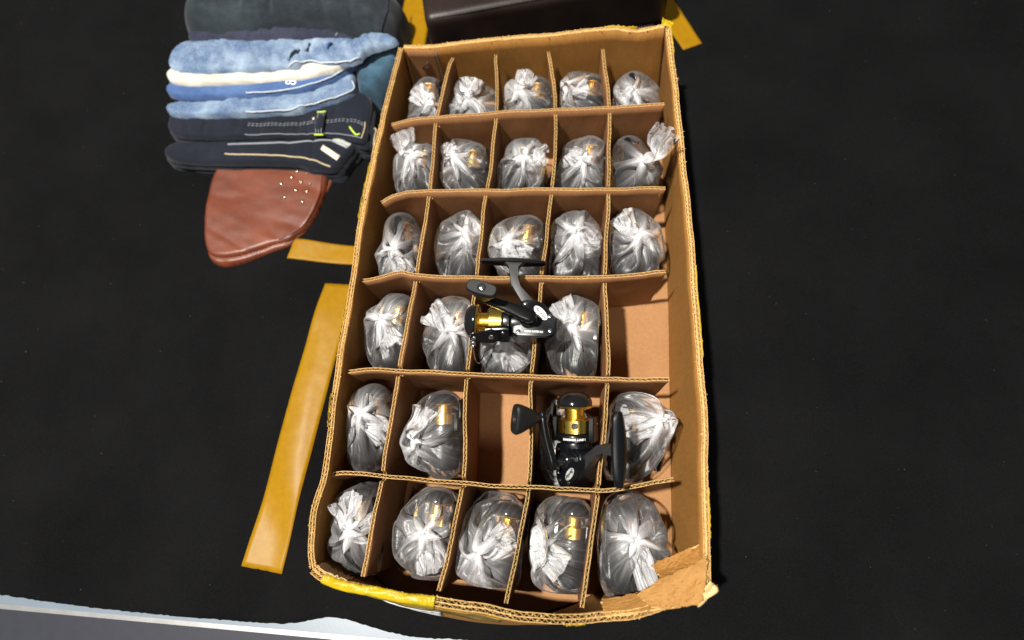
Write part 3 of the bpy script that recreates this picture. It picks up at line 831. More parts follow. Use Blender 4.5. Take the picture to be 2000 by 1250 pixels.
    if not folded:
        lathe(bm, [(.0130, .0), (.0130, .0092), (.0160, .0092), (.0172, .0082), (.0172, .0055), (.0300, .0050), (.0300, 0)], 32, YAX)
        o = from_bm('handle_shaft', bm, 'black_gloss', root, True, 35)
        ca, sa = math.cos(hang), math.sin(hang)
        def H(x, y, z): return Vector((x*ca-z*sa, y, x*sa+z*ca))
        bm = bmesh.new(); rings = []
        for x, yc, w_, th_ in [(-.0085, .0300, .0030, .0030), (-.0070, .0305, .0056, .0042), (-.002, .0312, .0076, .0050), (.005, .0322, .0078, .0052), (.016, .0345, .0066, .0046), (.030, .0368, .0056, .0040), (.042, .0378, .0049, .0036), (.050, .0378, .0046, .0036), (.0535, .0378, .0028, .0030)]:
            rings.append([H(x, yc+b_, a) for a, b_ in sup(w_, th_/1.0, 18, .6)])
        loft(bm, rings); from_bm('handle_arm', bm, 'black_plastic', root, True, 50)
        tw_ = math.radians(14)
        bm = bmesh.new(); rings = []
        for y, a, b_, e in [(.0380, .0046, .0046, 1), (.0435, .0042, .0042, 1), (.0445, .0056, .0050, .9), (.0500, .0085, .0060, .8), (.0570, .0120, .0066, .7), (.0640, .0150, .0072, .62), (.0690, .0160, .0074, .58), (.0712, .0156, .0070, .58), (.0722, .0146, .0060, .6)]:
            rr_ = []
            for p, q in sup(a, b_, 28, e):
                X = p*math.cos(tw_)-q*math.sin(tw_); Z = p*math.sin(tw_)+q*math.cos(tw_)
                v = H(.0475, y, 0); rr_.append(Vector((v.x+X, y, v.z+Z)))
            rings.append(rr_)
        loft(bm, rings); kn = from_bm('handle_knob', bm, 'black_rubber', root, True, 40)
        c = H(.0475, .0722, 0)
        bm = bmesh.new(); lathe(bm, [(-.0002, .0), (-.0002, .0043), (.0003, .0043), (.0003, .0034), (-.0001, .0032), (-.0001, 0)], 24, Matrix.Translation(c) @ axis_to((0, 1, 0)))
        from_bm('screw_recess', bm, 'black_gloss', kn, True, 40)
        bm = bmesh.new(); lathe(bm, [(-.0001, .0), (-.0001, .0029), (.0007, .0028), (.0012, .0020), (.0013, 0)], 24, Matrix.Translation(c) @ axis_to((0, 1, 0)))
        from_bm('knob_screw', bm, 'chrome', kn, True, 40)
    else:
        lathe(bm, [(.0130, .0), (.0130, .0092), (.0160, .0092), (.0185, .0060), (.0185, 0)], 20, YAX)
        from_bm('handle_shaft', bm, 'black_gloss', root, True, 35)
        bm = bmesh.new()
        loft(bm, [[Vector((x, .0208+b_, a)) for a, b_ in sup(w_, .0022, 12, .7)] for x, w_ in [(-.010, .003), (-.006, .006), (.004, .006), (.024, .005), (.030, .003)]])
        from_bm('handle_arm', bm, 'black_plastic', root, True, 50)
        bm = bmesh.new()
        loft(bm, [[Vector((x, .0232+b_*.5, a)) for a, b_ in sup(w_, h_, 16, .7)] for x, w_, h_ in [(.022, .004, .004), (.016, .006, .005), (.006, .010, .007), (-.006, .013, .008), (-.010, .010, .006)]])
        from_bm('handle_knob', bm, 'black_rubber', root, True, 50)
def basis(O, ex, ez):
    ex = Vector(ex).normalized(); ez = Vector(ez); ez = (ez-ex*ez.dot(ex)).normalized(); ey = ez.cross(ex)
    return Matrix(((ex.x, ey.x, ez.x, O[0]), (ex.y, ey.y, ez.y, O[1]), (ex.z, ey.z, ez.z, O[2]), (0, 0, 0, 1)))
RA = thing('fishing_reel', 'unwrapped black and gold reel lying on its side across the divider tops', 'fishing reel', group='unwrapped reels')
make_reel(RA, math.radians(17))
RA.matrix_world = basis((.0285, -.0605, .0160), (-1, -.015, 0.02), (.0, 1, .03))
RB = thing('fishing_reel', 'unwrapped black and gold reel standing spool-up in a cell of the fifth row', 'fishing reel', group='unwrapped reels')
make_reel(RB, math.radians(-6), oval_mat='print_grey')
_ex = Vector((-.07*math.cos(.30), math.cos(.30), math.sin(.30))); _r = _ex.cross(Vector((0, 0, 1))).normalized(); _u = _r.cross(_ex)
RB.matrix_world = basis((.0865, -.1975, -.022), _ex, _r*math.cos(.98)+_u*math.sin(.98))
# reels inside the bags: one prototype, copied part by part
proto = thing('bagged_reel', 'x', 'fishing reel', group='reels wrapped in plastic bags')
make_reel(proto, 0, full=False, folded=True)
first = True
for q, b_ in enumerate(BAGS):
    if b_[:2] == (5, 4): continue
    cx, cy, cz, yaw, pitch, roll = REELPOSE[q]
    ex = Vector(fx[q]); r_ = ex.cross(Vector((0, 0, 1))).normalized(); dn = -(r_.cross(ex))
    Mx = basis((cx, cy, cz), ex, dn*math.cos(roll)+r_*math.sin(roll))
    if first: o = proto; first = False
    else:
        o = proto.copy(); COL.objects.link(o)
        for ch in list(proto.children):
            c_ = ch.copy(); COL.objects.link(c_); c_.parent = o
    o.matrix_world = Mx @ Matrix.Scale(.85, 4)
    tag(o, f"bag-wrapped reel, {ROWN[b_[0]]}, {COLN[b_[1]]}", 'fishing reel', 'reels wrapped in plastic bags')
# ------------------------------------------------------------------ wear and tape on the carton
def wallstrip(name, P, s0, s1, z0, z1, off, mat, root, n=40, m_=8, wav=.0006, seed=0., ragged=(0, 0), wrap=None, thick=.0003):
    """thin sheet stuck on a wall face; wrap = how far it folds over the rim towards the inside"""
    v = []; f = []; rows = m_+1
    for i in range(n+1):
        t = i/n; s = s0+(s1-s0)*t
        a = z0(s) if callable(z0) else z0; b_ = z1(s) if callable(z1) else z1
        a += ragged[0]*N3(t*9+seed, 1.1)+ragged[0]*.5*N3(t*31+seed, 4.1); b_ += ragged[1]*N3(t*11+seed, 2.2)
        col = []
        for j in range(rows):
            u = j/m_; z = a+(b_-a)*u
            p = P(s, off+wav*N3(t*14+seed, u*5)*math.copysign(1, off), z, z); col.append(p)
        if wrap:
            p0 = np.array(P(s, off, b_, b_))
            for k in range(1, 7):
                q = k/6; o_ = off+(wrap-off)*q
                p = P(s, o_, b_, b_); bul = .0012*math.sin(q*PI)+.0009*N3(t*16+q*3+seed, q*2)-.0022*max(0, .12-abs(N3(t*11+q*2.2+seed, .3)))*8
                col.append((p[0], p[1], b_+bul+.0004))
        v += col
    w_ = len(col)
    for i in range(n):
        for j in range(w_-1): f.append((i*w_+j, (i+1)*w_+j, (i+1)*w_+j+1, i*w_+j+1))
    o = mesh(name, v, f, mat, root)
    o.matrix_parent_inverse = Matrix.Translation(root.location).inverted()
    md = o.modifiers.new('thick', 'SOLIDIFY'); md.thickness = thick; md.offset = 0
    return o
PF, PL, PR, PB = WALLP     # front, left, right, back wall surfaces
zf = FTAB
# front: s runs from the right corner to the left corner
wallstrip('yellow_tape', PF, .67, .962, lambda s: zf(s)-.022, lambda s: zf(s)+.0006, -.0049, 'packing_tape_yellow', BOX, n=90, seed=3, ragged=(.003, .0004), wrap=.0040, wav=.0005)
wallstrip('brown_tape', PF, .50, .94, -.060, lambda s: zf(s)-.004-.016*max(0, (.72-s)/.22), -.0046, 'packing_tape_brown', BOX, n=60, seed=5, ragged=(.003, .001))
wallstrip('yellow_tape', PF, .30, .345, lambda s: zf(s)-.016, lambda s: zf(s)-.004, -.0052, 'packing_tape_yellow', BOX, n=14, seed=8, ragged=(.006, .001), wav=.003)
lb = wallstrip('paper_label', PF, .66, .86, -.088, -.046, -.0056, 'paper_white', BOX, n=24, seed=9, wav=.0003)
vs, fs = text_mesh('UCT', .016, .12, bold=.0002)
Lf = .385
o = mesh('label_print', [PF(.715-v.x/Lf, -.0062, -.058+v.y, 0) for v in vs], fs, 'print_black', lb, False)
# slivers of tape standing at the other rims
for (P, s0, s1, zz, sd) in ((PL, .60, .72, .010, 1), (PL, .36, .42, .0098, 2), (PL, .215, .27, .0095, 3), (PL, .06, .10, .006, 4), (PR, .50, .66, .0108, 5), (PR, .86, .93, .0085, 6), (PR, .0, .06, .021, 7), (PB, .78, .90, .020, 8)):
    wallstrip('yellow_tape', P, s0, s1, zz-.03, zz+.0015, -.0036, 'packing_tape_yellow', BOX, n=24, seed=sd, ragged=(.002, .0025), wav=.0007)
# torn inner liner, front left corner
wallstrip('torn_liner', PF, .90, .992, -.016, lambda s: zf(s)+.002, .0056, 'kraft_torn', BOX, n=40, seed=14, ragged=(.010, .002), wav=.002, thick=.0006)
# pasted patch with metal edge and staple in the back left corner
pt_ = wallstrip('corner_patch', PB, .012, .125, -.085, .007, .0037, 'kraft_divider', BOX, n=16, seed=17, ragged=(0, .001), wav=.0004, thick=.0012)
bm = bmesh.new(); tube(bm, [PB(.127+.004*k/8, .0048, .006-.07*k/8, 0) for k in range(9)], .0009, 6); from_bm('metal_edge', bm, 'table_trim', pt_)
bm = bmesh.new(); tube(bm, [PB(.062, .0052, -.026, 0), PB(.068, .0064, -.020, 0), PB(.080, .0064, -.017, 0), PB(.088, .0052, -.013, 0)], .0012, 6); from_bm('staple', bm, 'screw_slot', pt_)
# frayed paper fibres along the rims
def fibres(P, ztab, n, tk, seed):
    r_ = random.Random(seed); v = []; f = []
    for _ in range(n):
        s = r_.random(); z = ztab(s); off = r_.uniform(-tk/2, tk/2); p = Vector(P(s, off, z-.0004, z))
        d = Vector((r_.gauss(0, 1), r_.gauss(0, 1), abs(r_.gauss(0, .7)))).normalized(); l = r_.uniform(.0006, .0022)*(2.2 if r_.random() < .06 else 1)
        sd = d.cross(Vector((0, 0, 1))).normalized()*r_.uniform(.0002, .0006)
        k = len(v); mid = p+d*l*.55+Vector((0, 0, .0004)); tip = p+d*l
        v += [p-sd, p+sd, mid+sd*.8, mid-sd*.8, tip]; f += [(k, k+1, k+2, k+3), (k+3, k+2, k+4)]
    o = mesh('torn_fibres', v, f, 'kraft_edge', BOX); o['kind'] = 'stuff'
    o.matrix_parent_inverse = Matrix.Translation(BOX.location).inverted()
fibres(PL, LTAB, 420, .0066, 1); fibres(PR, RTAB, 420, .0066, 2); fibres(PF, FTAB, 420, .009, 3); fibres(PB, BTAB, 300, .006, 4)

def crumple(name, A, B, C, D, mat, root, amp, thick, seed, n=60, m_=42, sag=0.):
    A, B, C, D = map(np.array, (A, B, C, D)); v = []; f = []
    HH = np.random.default_rng(int(seed*10)).uniform(-.45, .55, (7, 5))
    for i in range(n+1):
        u = i/n
        for j in range(m_+1):
            w_ = j/m_; p = (A*(1-u)+D*u)*(1-w_)+(B*(1-u)+C*u)*w_
            # creased: planar facets between random ridge points
            gu, gv = u*5.999, w_*3.999; a0, b0 = int(gu), int(gv); fu, fv = gu-a0, gv-b0
            if fu+fv < 1: q = HH[a0, b0]*(1-fu-fv)+HH[a0+1, b0]*fu+HH[a0, b0+1]*fv
            else: q = HH[a0+1, b0+1]*(fu+fv-1)+HH[a0, b0+1]*(1-fu)+HH[a0+1, b0]*(1-fv)
            q = q*.55+1.2*N3(u*1.7+seed, w_*1.4)+.12*N3(u*14, w_*11+seed)
            e = .0018*N3(u*12+seed, w_*12)
            if i in (0, n) or j in (0, m_): p = p+np.array((e, e*.7, 0))
            v.append((p[0], p[1], p[2]+amp*q-sag*math.sin(PI*u)*math.sin(PI*w_)))
    w2 = m_+1
    for i in range(n):
        for j in range(m_): f.append((i*w2+j, (i+1)*w2+j, (i+1)*w2+j+1, i*w2+j+1))
    o = mesh(name, v, f, mat, root); o.data.materials.append(MAT['kraft_edge'])
    o.matrix_parent_inverse = Matrix.Translation(root.location).inverted()
    md = o.modifiers.new('thick', 'SOLIDIFY'); md.thickness = thick; md.offset = -1; md.material_offset_rim = 1
    return o
fl = crumple('corner_flap', (.150, -.3210, -.006), (.1640, -.3330, .0005), (.2080, -.3230, .0075), (.2150, -.2820, .0080), 'kraft_outside', BOX, .0045, .0035, 4.2)
crumple('corner_flap', (.166, -.2960, -.020), (.1760, -.3080, -.004), (.2120, -.3020, .004), (.2120, -.2700, -.004), 'kraft_inside', BOX, .0070, .0025, 7.7)
crumple('corner_flap', (.118, -.3320, -.016), (.1200, -.3440, .002), (.2000, -.3270, .001), (.1900, -.3120, -.016), 'kraft_outside', BOX, .0038, .0022, 11.3)
crumple('corner_flap', (.2040, -.3180, .004), (.2060, -.3260, .001), (.2240, -.3100, .004), (.2160, -.3020, .008), 'kraft_torn', BOX, .006, .002, 2.3, n=16, m_=10)
crumple('yellow_tape', (.2150, -.3080, .000), (.2170, -.3170, -.018), (.2235, -.3140, -.018), (.2250, -.3060, .001), 'packing_tape_yellow', BOX, .004, .0004, 6.1, n=14, m_=12)
crumple('yellow_tape', (.172, .352, .024), (.172, .358, .030), (.187, .356, .026), (.186, .350, .024), 'packing_tape_yellow', BOX, .004, .0004, 9.1, n=14, m_=12)
bm = bmesh.new(); tube(bm, [(.1810, -.3170, .0025), (.1825, -.3140, .0062), (.1838, -.3100, .0062), (.1835, -.3060, .0020)], .0011, 6)
o = from_bm('staple', bm, 'screw_slot', fl); 
# ------------------------------------------------------------------ clothes and bags beside the carton
def denim(name, dark, light, fs=9, twill=1.):
    m, nt, b = newmat(name)
    big = noise_fac(nt, fs, 5, .62); mid = noise_fac(nt, 42, 6, .72, stretch=(.35, 1.2, 1)); fine = noise_fac(nt, 1500, 2, .5, stretch=(1, .35, 1))
    c = ramp(nt, big, [(.44, dark), (.68, light)])
    c = mixc(nt, .35, c, ramp(nt, mid, [(.40, dark), (.78, light)]))
    c = mixc(nt, .30, c, ramp(nt, fine, [(.35, tuple(x*.6 for x in dark)), (.7, tuple(min(1, x*1.3) for x in light))]))
    nt.links.new(c, b.inputs['Base Color']); b.inputs['Roughness'].default_value = .9; b.inputs['Specular IOR Level'].default_value = .2
    b.inputs['Sheen Weight'].default_value = .15
    bump(nt, b, mixc(nt, .7, mid, fine), .22, .0008)
denim('denim_roll', (.003, .005, .010), (.045, .062, .070), 9)
denim('denim_navy', (.008, .010, .022), (.045, .050, .085), 11)
denim('denim_light', (.022, .058, .15), (.34, .43, .52), 19)
denim('denim_blue', (.03, .065, .17), (.09, .16, .33), 14)
denim('denim_teal', (.010, .028, .050), (.06, .13, .19), 14)
denim('denim_dark', (.0025, .004, .008), (.009, .012, .024), 10)
plain('cream_lining', (.46, .44, .38), .9, var=.14, scale=40, bmp=.3)
plain('tan_thread', (.42, .34, .20), .8); plain('grey_thread', (.22, .24, .27), .8); plain('green_thread', (.45, .60, .05), .7); plain('pale_thread', (.5, .55, .6), .8)
plain('patch_leather', (.60, .52, .42), .6, var=.3, scale=120); plain('grey_label', (.35, .37, .34), .8, var=.3, scale=90)
m, nt, b = newmat('rust_leather')
f_ = noise_fac(nt, 20, 6, .65); g_ = noise_fac(nt, 420, 4, .6)
c = ramp(nt, f_, [(.3, (.085, .019, .007)), (.7, (.15, .038, .016))]); nt.links.new(c, b.inputs['Base Color']); b.inputs['Roughness'].default_value = .42
bump(nt, b, mixc(nt, .5, f_, g_), .45, .0012)
m, nt, b = newmat('brown_leather')
f_ = noise_fac(nt, 16, 5, .6); g_ = noise_fac(nt, 500, 4, .6)
c = ramp(nt, f_, [(.3, (.010, .006, .005)), (.7, (.022, .014, .011))]); nt.links.new(c, b.inputs['Base Color']); b.inputs['Roughness'].default_value = .42; b.inputs['Specular IOR Level'].default_value = .3
bump(nt, b, g_, .35, .0007)
plain('stud_metal', (.55, .47, .36), .3, metal=1., var=.2)

class Slab:
    """soft folded cloth: plan outline, rounded edge, wrinkled top"""
    def __init__(s, out, ztop, thick, rnd, amp, ang, freq, seed):
        s.o = crom(out, 160, True); s.z = ztop; s.t = thick; s.r = rnd; s.amp = amp; s.seed = seed
        s.c, s.s = math.cos(ang), math.sin(ang); s.f = freq
    def sd(s, q):
        a = s.o; b_ = np.roll(a, -1, 0); d = b_-a
        w = q[:, None, :]-a[None]; t = np.clip((w*d).sum(-1)/((d*d).sum(-1)+1e-12), 0, 1)
        near = a[None]+d[None]*t[..., None]; dist = np.linalg.norm(q[:, None]-near, axis=2)
        k = dist.argmin(1); nearest = near[np.arange(len(q)), k]
        x, y = q[:, 0:1], q[:, 1:2]
        cond = (a[None, :, 1] > y) != (b_[None, :, 1] > y)
        xi = a[None, :, 0]+(y-a[None, :, 1])*(d[None, :, 0])/(d[None, :, 1]+1e-15)
        ins = (cond & (x < xi)).sum(1) % 2 == 1
        return np.where(ins, 1, -1)*dist.min(1), nearest
    def h(s, x, y, d):
        u = x*s.c+y*s.s; v = -x*s.s+y*s.c
        k = min(1, max(0, d)/s.r); prof = math.sqrt(max(0, 1-(1-k)**2))
        w = s.amp*(1.3*N3(u*s.f+s.seed, v*s.f*.3, s.seed)-1.3*max(0, .25-abs(N3(u*s.f*1.7+3, v*s.f*.45+s.seed, 2.2)))*3+.35*N3(u*s.f*6, v*s.f*3, s.seed))
        return s.z-s.t*(1-prof)+w*(.3+.7*k)
    def at(s, x, y, lift=0.):
        d, _ = s.sd(np.array([[x, y]])); return (x, y, s.h(x, y, max(d[0], s.r*.35))+lift)
    def build(s, name, mat, root, res=.0028):
        lo = s.o.min(0)-res; hi = s.o.max(0)+res
        nx, ny = int((hi[0]-lo[0])/res)+2, int((hi[1]-lo[1])/res)+2
        gx, gy = np.meshgrid(lo[0]+np.arange(nx)*res, lo[1]+np.arange(ny)*res, indexing='ij')
        q = np.stack([gx.ravel(), gy.ravel()], 1); d, near = s.sd(q)
        ok = d > 0
        okg = ok.reshape(nx, ny); cell_ = okg[:-1, :-1] | okg[1:, :-1] | okg[:-1, 1:] | okg[1:, 1:]
        q = np.where(ok[:, None], q, near); d = np.where(ok, d, 0)
        ids = {}; v = []; f = []
        def vid(k):
            if k not in ids: ids[k] = len(v); v.append((q[k, 0], q[k, 1], s.h(q[k, 0], q[k, 1], d[k])))
            return ids[k]
        for i, j in zip(*np.nonzero(cell_)):
            f.append((vid(i*ny+j), vid((i+1)*ny+j), vid((i+1)*ny+j+1), vid(i*ny+j+1)))
        o = mesh(name, v, f, mat, root)
        if root: o.matrix_parent_inverse = Matrix.Translation(root.location).inverted()
        return o
def layers(out, z, n, dz, mat, root, seed):
    # further folds of the same garment, seen as thin edges below the top one
    r_ = np.random.default_rng(seed); o = np.array(out); c_ = o.mean(0)
    for k in range(n):
        q = o+r_.normal(0, .0016, o.shape)+(o-c_)/np.linalg.norm(o-c_, axis=1)[:, None]*r_.uniform(-.001, .005)
        Slab(q, z-dz*(k+1), dz*.95, .0032, .0012, .3, 30, seed+k*1.7).build('folded_layer', mat, root, .004)
def seam(sl, pts, r, mat, root, name='stitching', lift=.0003, n=60, dash=False):
    p = crom(pts, n) if len(pts) > 2 else np.linspace(np.array(pts[0]), np.array(pts[1]), n)
    bm = bmesh.new(); q = [sl.at(x, y, lift) for x, y in p]
    if dash:
        for k in range(0, n-2, 3): tube(bm, q[k:k+3], r, 5)
    else: tube(bm, q, r, 6)
    o = from_bm(name, bm, mat, root)
    if root: o.matrix_parent_inverse = Matrix.Translation(root.location).inverted()
    return o
def strap(sl, a, b_, w_, mat, root, name='belt_loop', lift=.0030):
    a, b_ = np.array(a), np.array(b_); d = (b_-a)/np.linalg.norm(b_-a); nn = np.array((-d[1], d[0]))
    v = []; f = []; n = 14
    for i in range(n+1):
        t = i/n; p = a+(b_-a)*t; z = sl.at(p[0], p[1])[2]+lift*math.sin(PI*t)**.5+.0006
        for k in (-1, 0, 1): v.append((*(p+nn*k*w_/2), z+(.0006 if k == 0 else 0)))
    for i in range(n):
        for k in (0, 1): f.append((i*3+k, i*3+k+1, i*3+k+4, i*3+k+3))
    o = mesh(name, v, f, mat, root); o.matrix_parent_inverse = Matrix.Translation(root.location).inverted()
    md = o.modifiers.new('t', 'SOLIDIFY'); md.thickness = .0014; md.offset = -1
    return o
J1 = [(-.55, .5133), (-.3589, .5127), (-.225, .4978), (-.2120, .4469), (-.2170, .4078), (-.2300, .3935), (-.2556, .3906), (-.3046, .4023), (-.3699, .4102), (-.55, .4086)]
J2 = [(-.53, .4416), (-.389, .4432), (-.3049, .4368), (-.2732, .4418), (-.2634, .4226), (-.2603, .4047), (-.3144, .4006), (-.3789, .3965), (-.53, .3922)]
J3a = [(-.53, .3791), (-.368, .3843), (-.3052, .3882), (-.2656, .3873), (-.2477, .397), (-.2166, .397), (-.1983, .3836), (-.2204, .3721), (-.2424, .3607), (-.2497, .3494), (-.2638, .3418), (-.2955, .3379), (-.3236, .3424), (-.3383, .3376), (-.3566, .3318), (-.53, .3241)]
J3b = [(-.53, .3459), (-.3642, .3488), (-.302, .3549), (-.2607, .3608), (-.2689, .3457), (-.2973, .3304), (-.3572, .3168), (-.53, .3078)]
J3c = [(-.53, .3226), (-.3627, .3288), (-.3165, .3358), (-.2703, .3628), (-.2571, .3734), (-.2548, .36), (-.283, .3333), (-.3124, .3153), (-.3566, .3009), (-.53, .2897)]
J3d = [(-.2792, .3782), (-.2559, .4058), (-.2208, .4117), (-.2001, .3902), (-.1995, .3546), (-.2215, .3161), (-.2398, .3104), (-.2595, .312), (-.2707, .3399)]
J3e = [(-.53, .2657), (-.3556, .2745), (-.3262, .2841), (-.2646, .3108), (-.2656, .3341), (-.271, .3512), (-.2943, .3433), (-.3334, .3193), (-.3633, .3095), (-.53, .2935)]
J4 = [(-.53, .2941), (-.3671, .301), (-.2753, .3239), (-.2395, .3094), (-.2362, .2664), (-.2376, .2335), (-.276, .2414), (-.3225, .2404), (-.3538, .2398), (-.53, .2366)]
J4b = [(-.3725, .2906), (-.2576, .2814), (-.2298, .2719), (-.2242, .2323), (-.2569, .2324), (-.3595, .2308)]
J5 = [(-.53, .2363), (-.3599, .2414), (-.2976, .2482), (-.2569, .2402), (-.267, .2098), (-.2788, .1904), (-.3182, .1936), (-.3506, .1988), (-.53, .2003)]
J6 = [(-.47, .2083), (-.3587, .2095), (-.2998, .2014), (-.2969, .1547), (-.3062, .1167), (-.3228, .0939), (-.3457, .08), (-.45, .060)]
J6b = [(-.47, .217), (-.3663, .2156), (-.293, .205), (-.2952, .1584), (-.3067, .1138), (-.3233, .0892), (-.3465, .0719), (-.45, .053)]

t = thing('jeans', 'rolled faded grey-blue jeans at the back of the clothes pile', 'jeans', (-.36, .45, ZT), 'jeans in the pile beside the carton')
s = Slab(J1, -.020, .090, .040, .007, .2, 16, 1.7); s.build('rolled_leg', 'denim_roll', t)
seam(s, [(-.232, .50), (-.228, .45), (-.231, .41)], .0010, 'denim_navy', t, 'leg_seam'); 
t = thing('jeans', 'dark navy jeans folded flat between the roll and the light blue pair', 'jeans', (-.40, .42, ZT), 'jeans in the pile beside the carton')
s = Slab(J2, -.046, .010, .005, .0030, .3, 26, 5.1); s.build('folded_leg', 'denim_navy', t); layers(J2, -.046, 4, .012, 'denim_navy', t, 3)
seam(s, [(-.304, .434), (-.302, .42), (-.303, .405)], .0009, 'grey_thread', t, 'hem'); seam(s, [(-.271, .436), (-.269, .42), (-.268, .410)], .0009, 'grey_thread', t, 'hem')
t = thing('jeans', 'light blue washed jeans with open pocket and white lining in the pile', 'jeans', (-.36, .34, ZT), 'jeans in the pile beside the carton')
sa = Slab(J3a, -.028, .012, .005, .0034, .5, 34, 2.3); sa.build('front_panel', 'denim_light', t)
sb = Slab(J3b, -.036, .009, .004, .0022, 1.4, 30, 3.3); sb.build('pocket_lining', 'cream_lining', t)
sc_ = Slab(J3c, -.043, .012, .004, .0014, .4, 24, 4.3); sc_.build('waistband', 'denim_blue', t)
sd_ = Slab(J3d, -.050, .060, .020, .0050, 1.1, 26, 6.3); sd_.build('folded_leg', 'denim_teal', t)
se = Slab(J3e, -.053, .014, .005, .0028, .35, 24, 7.3); se.build('lower_fold', 'denim_light', t); layers(J3e, -.053, 1, .010, 'denim_blue', t, 9)
seam(sa, [(-.3560, .3335), (-.3390, .3392), (-.3236, .3440), (-.2955, .3395), (-.2650, .3435), (-.2510, .3505)], .0010, 'pale_thread', t, 'pocket_hem')
seam(sc_, [(-.42, .2968), (-.3566, .3030), (-.3130, .3172), (-.2850, .3345), (-.2590, .3590), (-.2570, .3690)], .0009, 'pale_thread', t, 'waistband_hem')
seam(se, [(-.42, .2715), (-.3556, .2762), (-.3262, .2858), (-.2665, .3118), (-.2672, .3300)], .0009, 'pale_thread', t, 'fold_hem')
strap(sa, (-.331, .373), (-.334, .360), .0045, 'denim_light', t, 'belt_loop', .003)
strap(sa, (-.345, .362), (-.356, .342), .0055, 'denim_light', t, 'belt_loop', .004)
strap(sa, (-.296, .372), (-.300, .363), .0030, 'denim_blue', t, 'belt_loop', .002)
vs, fs = text_mesh('CO', .0105, 0, bold=.0003)
wp = []
for v in vs:
    x, y = -.3535-v.x, .3150-v.y; wp.append((x, y, sc_.at(x, y)[2]+.0007+v.z))
o = mesh('waistband_print', wp, fs, 'print_white', t, False); o.matrix_parent_inverse = Matrix.Translation(t.location).inverted()
t = thing('jeans', 'dark indigo jeans with green-stitched belt loop below the light blue pair', 'jeans', (-.36, .27, ZT), 'jeans in the pile beside the carton')
s4b = Slab(J4b, -.080, .030, .008, .0012, .2, 24, 8.8); s4b.build('back_layer', 'denim_dark', t)
s4 = Slab(J4, -.066, .008, .004, .0018, .2, 26, 8.1); s4.build('front_panel', 'denim_dark', t); layers(J4, -.066, 3, .010, 'denim_dark', t, 5)
for dy in (0, .0035): seam(s4, [(-.42, .2560+dy), (-.357, .2580+dy), (-.3186, .2620+dy), (-.265, .2665+dy), (-.242, .2595+dy)], .0005, 'grey_thread', t, 'stitching', dash=True, n=90)
seam(s4, [(-.42, .2395), (-.354, .2425), (-.3225, .2430), (-.276, .2440), (-.2410, .2375)], .0006, 'grey_thread', t, 'stitching')
seam(s4, [(-.2410, .2375), (-.2395, .255), (-.2405, .266)], .0009, 'tan_thread', t, 'stitching')
strap(s4, (-.3080, .2800), (-.3050, .2410), .0130, 'denim_dark', t, 'belt_loop', .004)
for dx in (-.004, 0, .004): seam(s4, [(-.3080+dx, .2790), (-.3050+dx, .2420)], .0005, 'grey_thread', t, 'stitching', .0048)
for y, x in ((.2800, -.3082), (.2405, -.3050)): seam(s4, [(x-.0068, y), (x+.0068, y)], .0013, 'green_thread', t, 'green_bartack', .0032, n=6)
seam(s4, [(-.2618, .2565), (-.2550, .2480), (-.2490, .2425), (-.2440, .2445)], .0014, 'green_thread', t, 'green_bartack', .0008, n=16)
bm = bmesh.new(); lathe(bm, [(0, .0030), (.001, .0030), (.0016, .0022), (.0012, 0)], 16, Matrix.Translation(s4.at(-.3195, .2705)) @ axis_to((0, 0, 1)))
o = from_bm('rivet', bm, 'stud_metal', t); o.matrix_parent_inverse = Matrix.Translation(t.location).inverted()
seam(s4b, [(-.2320, .2690), (-.2290, .2640), (-.2268, .2350)], .0012, 'tan_thread', t, 'stitching', .001)
t = thing('jeans', 'black jeans with tan-edged waistband and pale patch at the front of the pile', 'jeans', (-.37, .22, ZT), 'jeans in the pile beside the carton')
s5 = Slab(J5, -.077, .010, .006, .0014, .2, 22, 9.4); s5.build('waistband', 'denim_dark', t); layers(J5, -.077, 2, .010, 'denim_dark', t, 7)
seam(s5, [(-.45, .2290), (-.36, .2340), (-.302, .2400), (-.276, .2350), (-.2640, .2290)], .0013, 'grey_thread', t, 'stitching', .0006)
seam(s5, [(-.45, .2120), (-.352, .2110), (-.3140, .2060), (-.2960, .1990), (-.2830, .1945)], .0012, 'tan_thread', t, 'stitching', .0006)
def patch(sl, quad, mat, name, root):
    a, b_, c_, d_ = map(np.array, quad); v = []; f = []; n = 10
    for i in range(n+1):
        for j in range(5):
            p = (a*(1-i/n)+b_*i/n)*(1-j/4)+(d_*(1-i/n)+c_*i/n)*j/4; v.append(sl.at(p[0], p[1], .0012))
    for i in range(n):
        for j in range(4): f.append((i*5+j, i*5+j+1, i*5+j+6, i*5+j+5))
    o = mesh(name, v, f, mat, root); o.matrix_parent_inverse = Matrix.Translation(root.location).inverted()
    md = o.modifiers.new('t', 'SOLIDIFY'); md.thickness = .0012
patch(s5, [(-.3014, .2314), (-.2714, .2127), (-.2753, .2047), (-.3038, .2233)], 'patch_leather', 'leather_patch', t)
patch(s5, [(-.2840, .2455), (-.2590, .2345), (-.2650, .2265), (-.2905, .2385)], 'grey_label', 'sewn_label', t)
t = thing('leather_bag', 'rust brown leather bag flap with round metal studs under the jeans', 'bag', (-.36, .14, ZT))
s6b = Slab(J6b, -.1015, .011, .004, .0012, .8, 20, 12.2); s6b.build('lower_panel', 'rust_leather', t)
s6 = Slab(J6, -.094, .010, .005, .0016, 1.2, 13, 11.1); s6.build('studded_flap', 'rust_leather', t)
seam(s6, [(-.302, .197), (-.3005, .155), (-.3095, .1180), (-.3250, .0970), (-.3470, .0840)], .0009, 'rust_leather', t, 'piping', .0008)
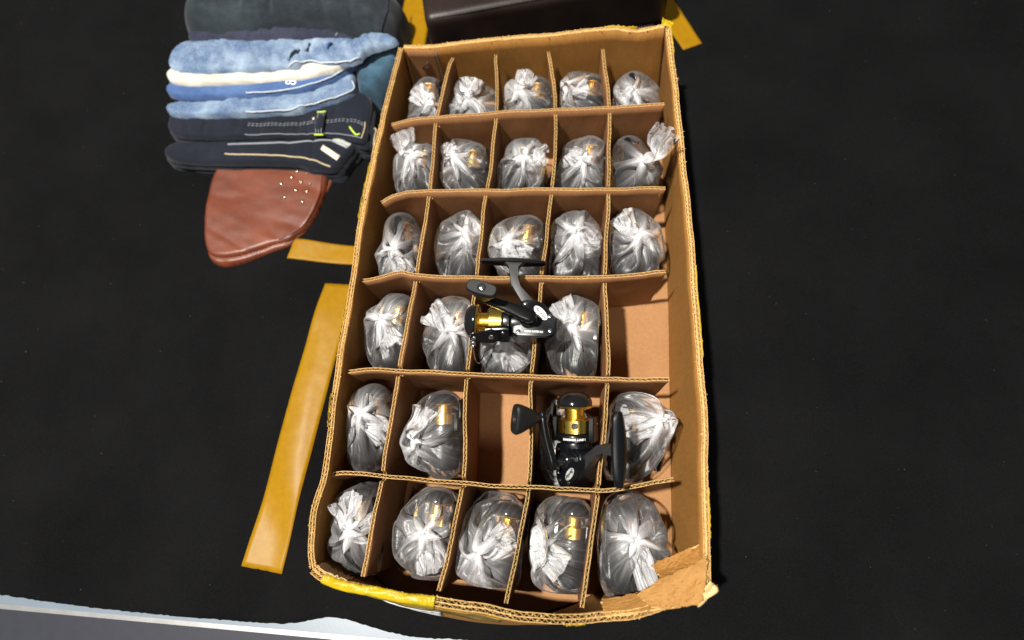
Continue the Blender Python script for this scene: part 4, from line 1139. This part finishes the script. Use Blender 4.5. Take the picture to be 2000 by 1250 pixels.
for k, (x, y) in enumerate([(-.3421, .1965), (-.327, .1924), (-.3483, .1855), (-.3327, .1788), (-.3176, .176), (-.3372, .1639), (-.3199, .1626), (-.3234, .1453), (-.362, .174), (-.352, .152)]):
    bm = bmesh.new(); r_ = .0028 if k not in (1, 4) else .0018
    lathe(bm, [(-.001, r_), (.0006, r_), (.0018, r_*.75), (.0023, r_*.35), (.0024, 0)], 18, Matrix.Translation(s6.at(x, y)) @ axis_to((0, 0, 1)))
    o = from_bm('stud', bm, 'stud_metal', t); o.matrix_parent_inverse = Matrix.Translation(t.location).inverted()

# dark brown leather case behind the carton
t = thing('leather_case', 'dark brown leather case with piped edge standing behind the box', 'case', (0, .48, ZT))
th = math.atan2(.4438-.4097, -.0113+.1555)
Mc = Matrix.Translation((-.1600, .4085, 0)) @ Matrix.Rotation(th, 4, 'Z')
bm = bmesh.new(); box(bm, (0, 0, ZT+.001), (.37, .26, -.020), Mc)
bmesh.ops.bevel(bm, geom=[e for e in bm.edges], offset=.014, segments=5, affect='EDGES', profile=.55)
bmesh.ops.subdivide_edges(bm, edges=[e for e in bm.edges if e.calc_length() > .05], cuts=14, use_grid_fill=True)
for v in bm.verts: v.co += Vector((N3(v.co.x*14, v.co.y*14, v.co.z*14), N3(v.co.x*14+9, v.co.y*14, v.co.z*14), N3(v.co.x*12, v.co.y*12+5, v.co.z*12)))*.0016
o = from_bm('case_body', bm, 'brown_leather', t); o.matrix_parent_inverse = Matrix.Translation(t.location).inverted()
bm = bmesh.new(); tube(bm, [Mc @ Vector((x, y, z)) for x, y, z in [(.004, .26, -.0225), (.0035, .05, -.0225), (.005, .016, -.0235), (.016, .0045, -.0235), (.06, .003, -.0228), (.2, .003, -.0228), (.36, .003, -.0228)]], .0013, 8)
o = from_bm('piping', bm, 'brown_leather', t); o.matrix_parent_inverse = Matrix.Translation(t.location).inverted()
bm = bmesh.new()
for k in range(26):   # braided handle strap lying in front of the case
    c0 = Vector((.060+k*.0042, .4000-.0004*k, -.045+.0012*k))
    tube(bm, [c0+Vector((-.003, -.003, .000)), c0+Vector((0, 0, .0022)), c0+Vector((.003, .003, .001))], [.0012, .0019, .0012], 6)
o = from_bm('braided_strap', bm, 'brown_leather', t); o.matrix_parent_inverse = Matrix.Translation(t.location).inverted()
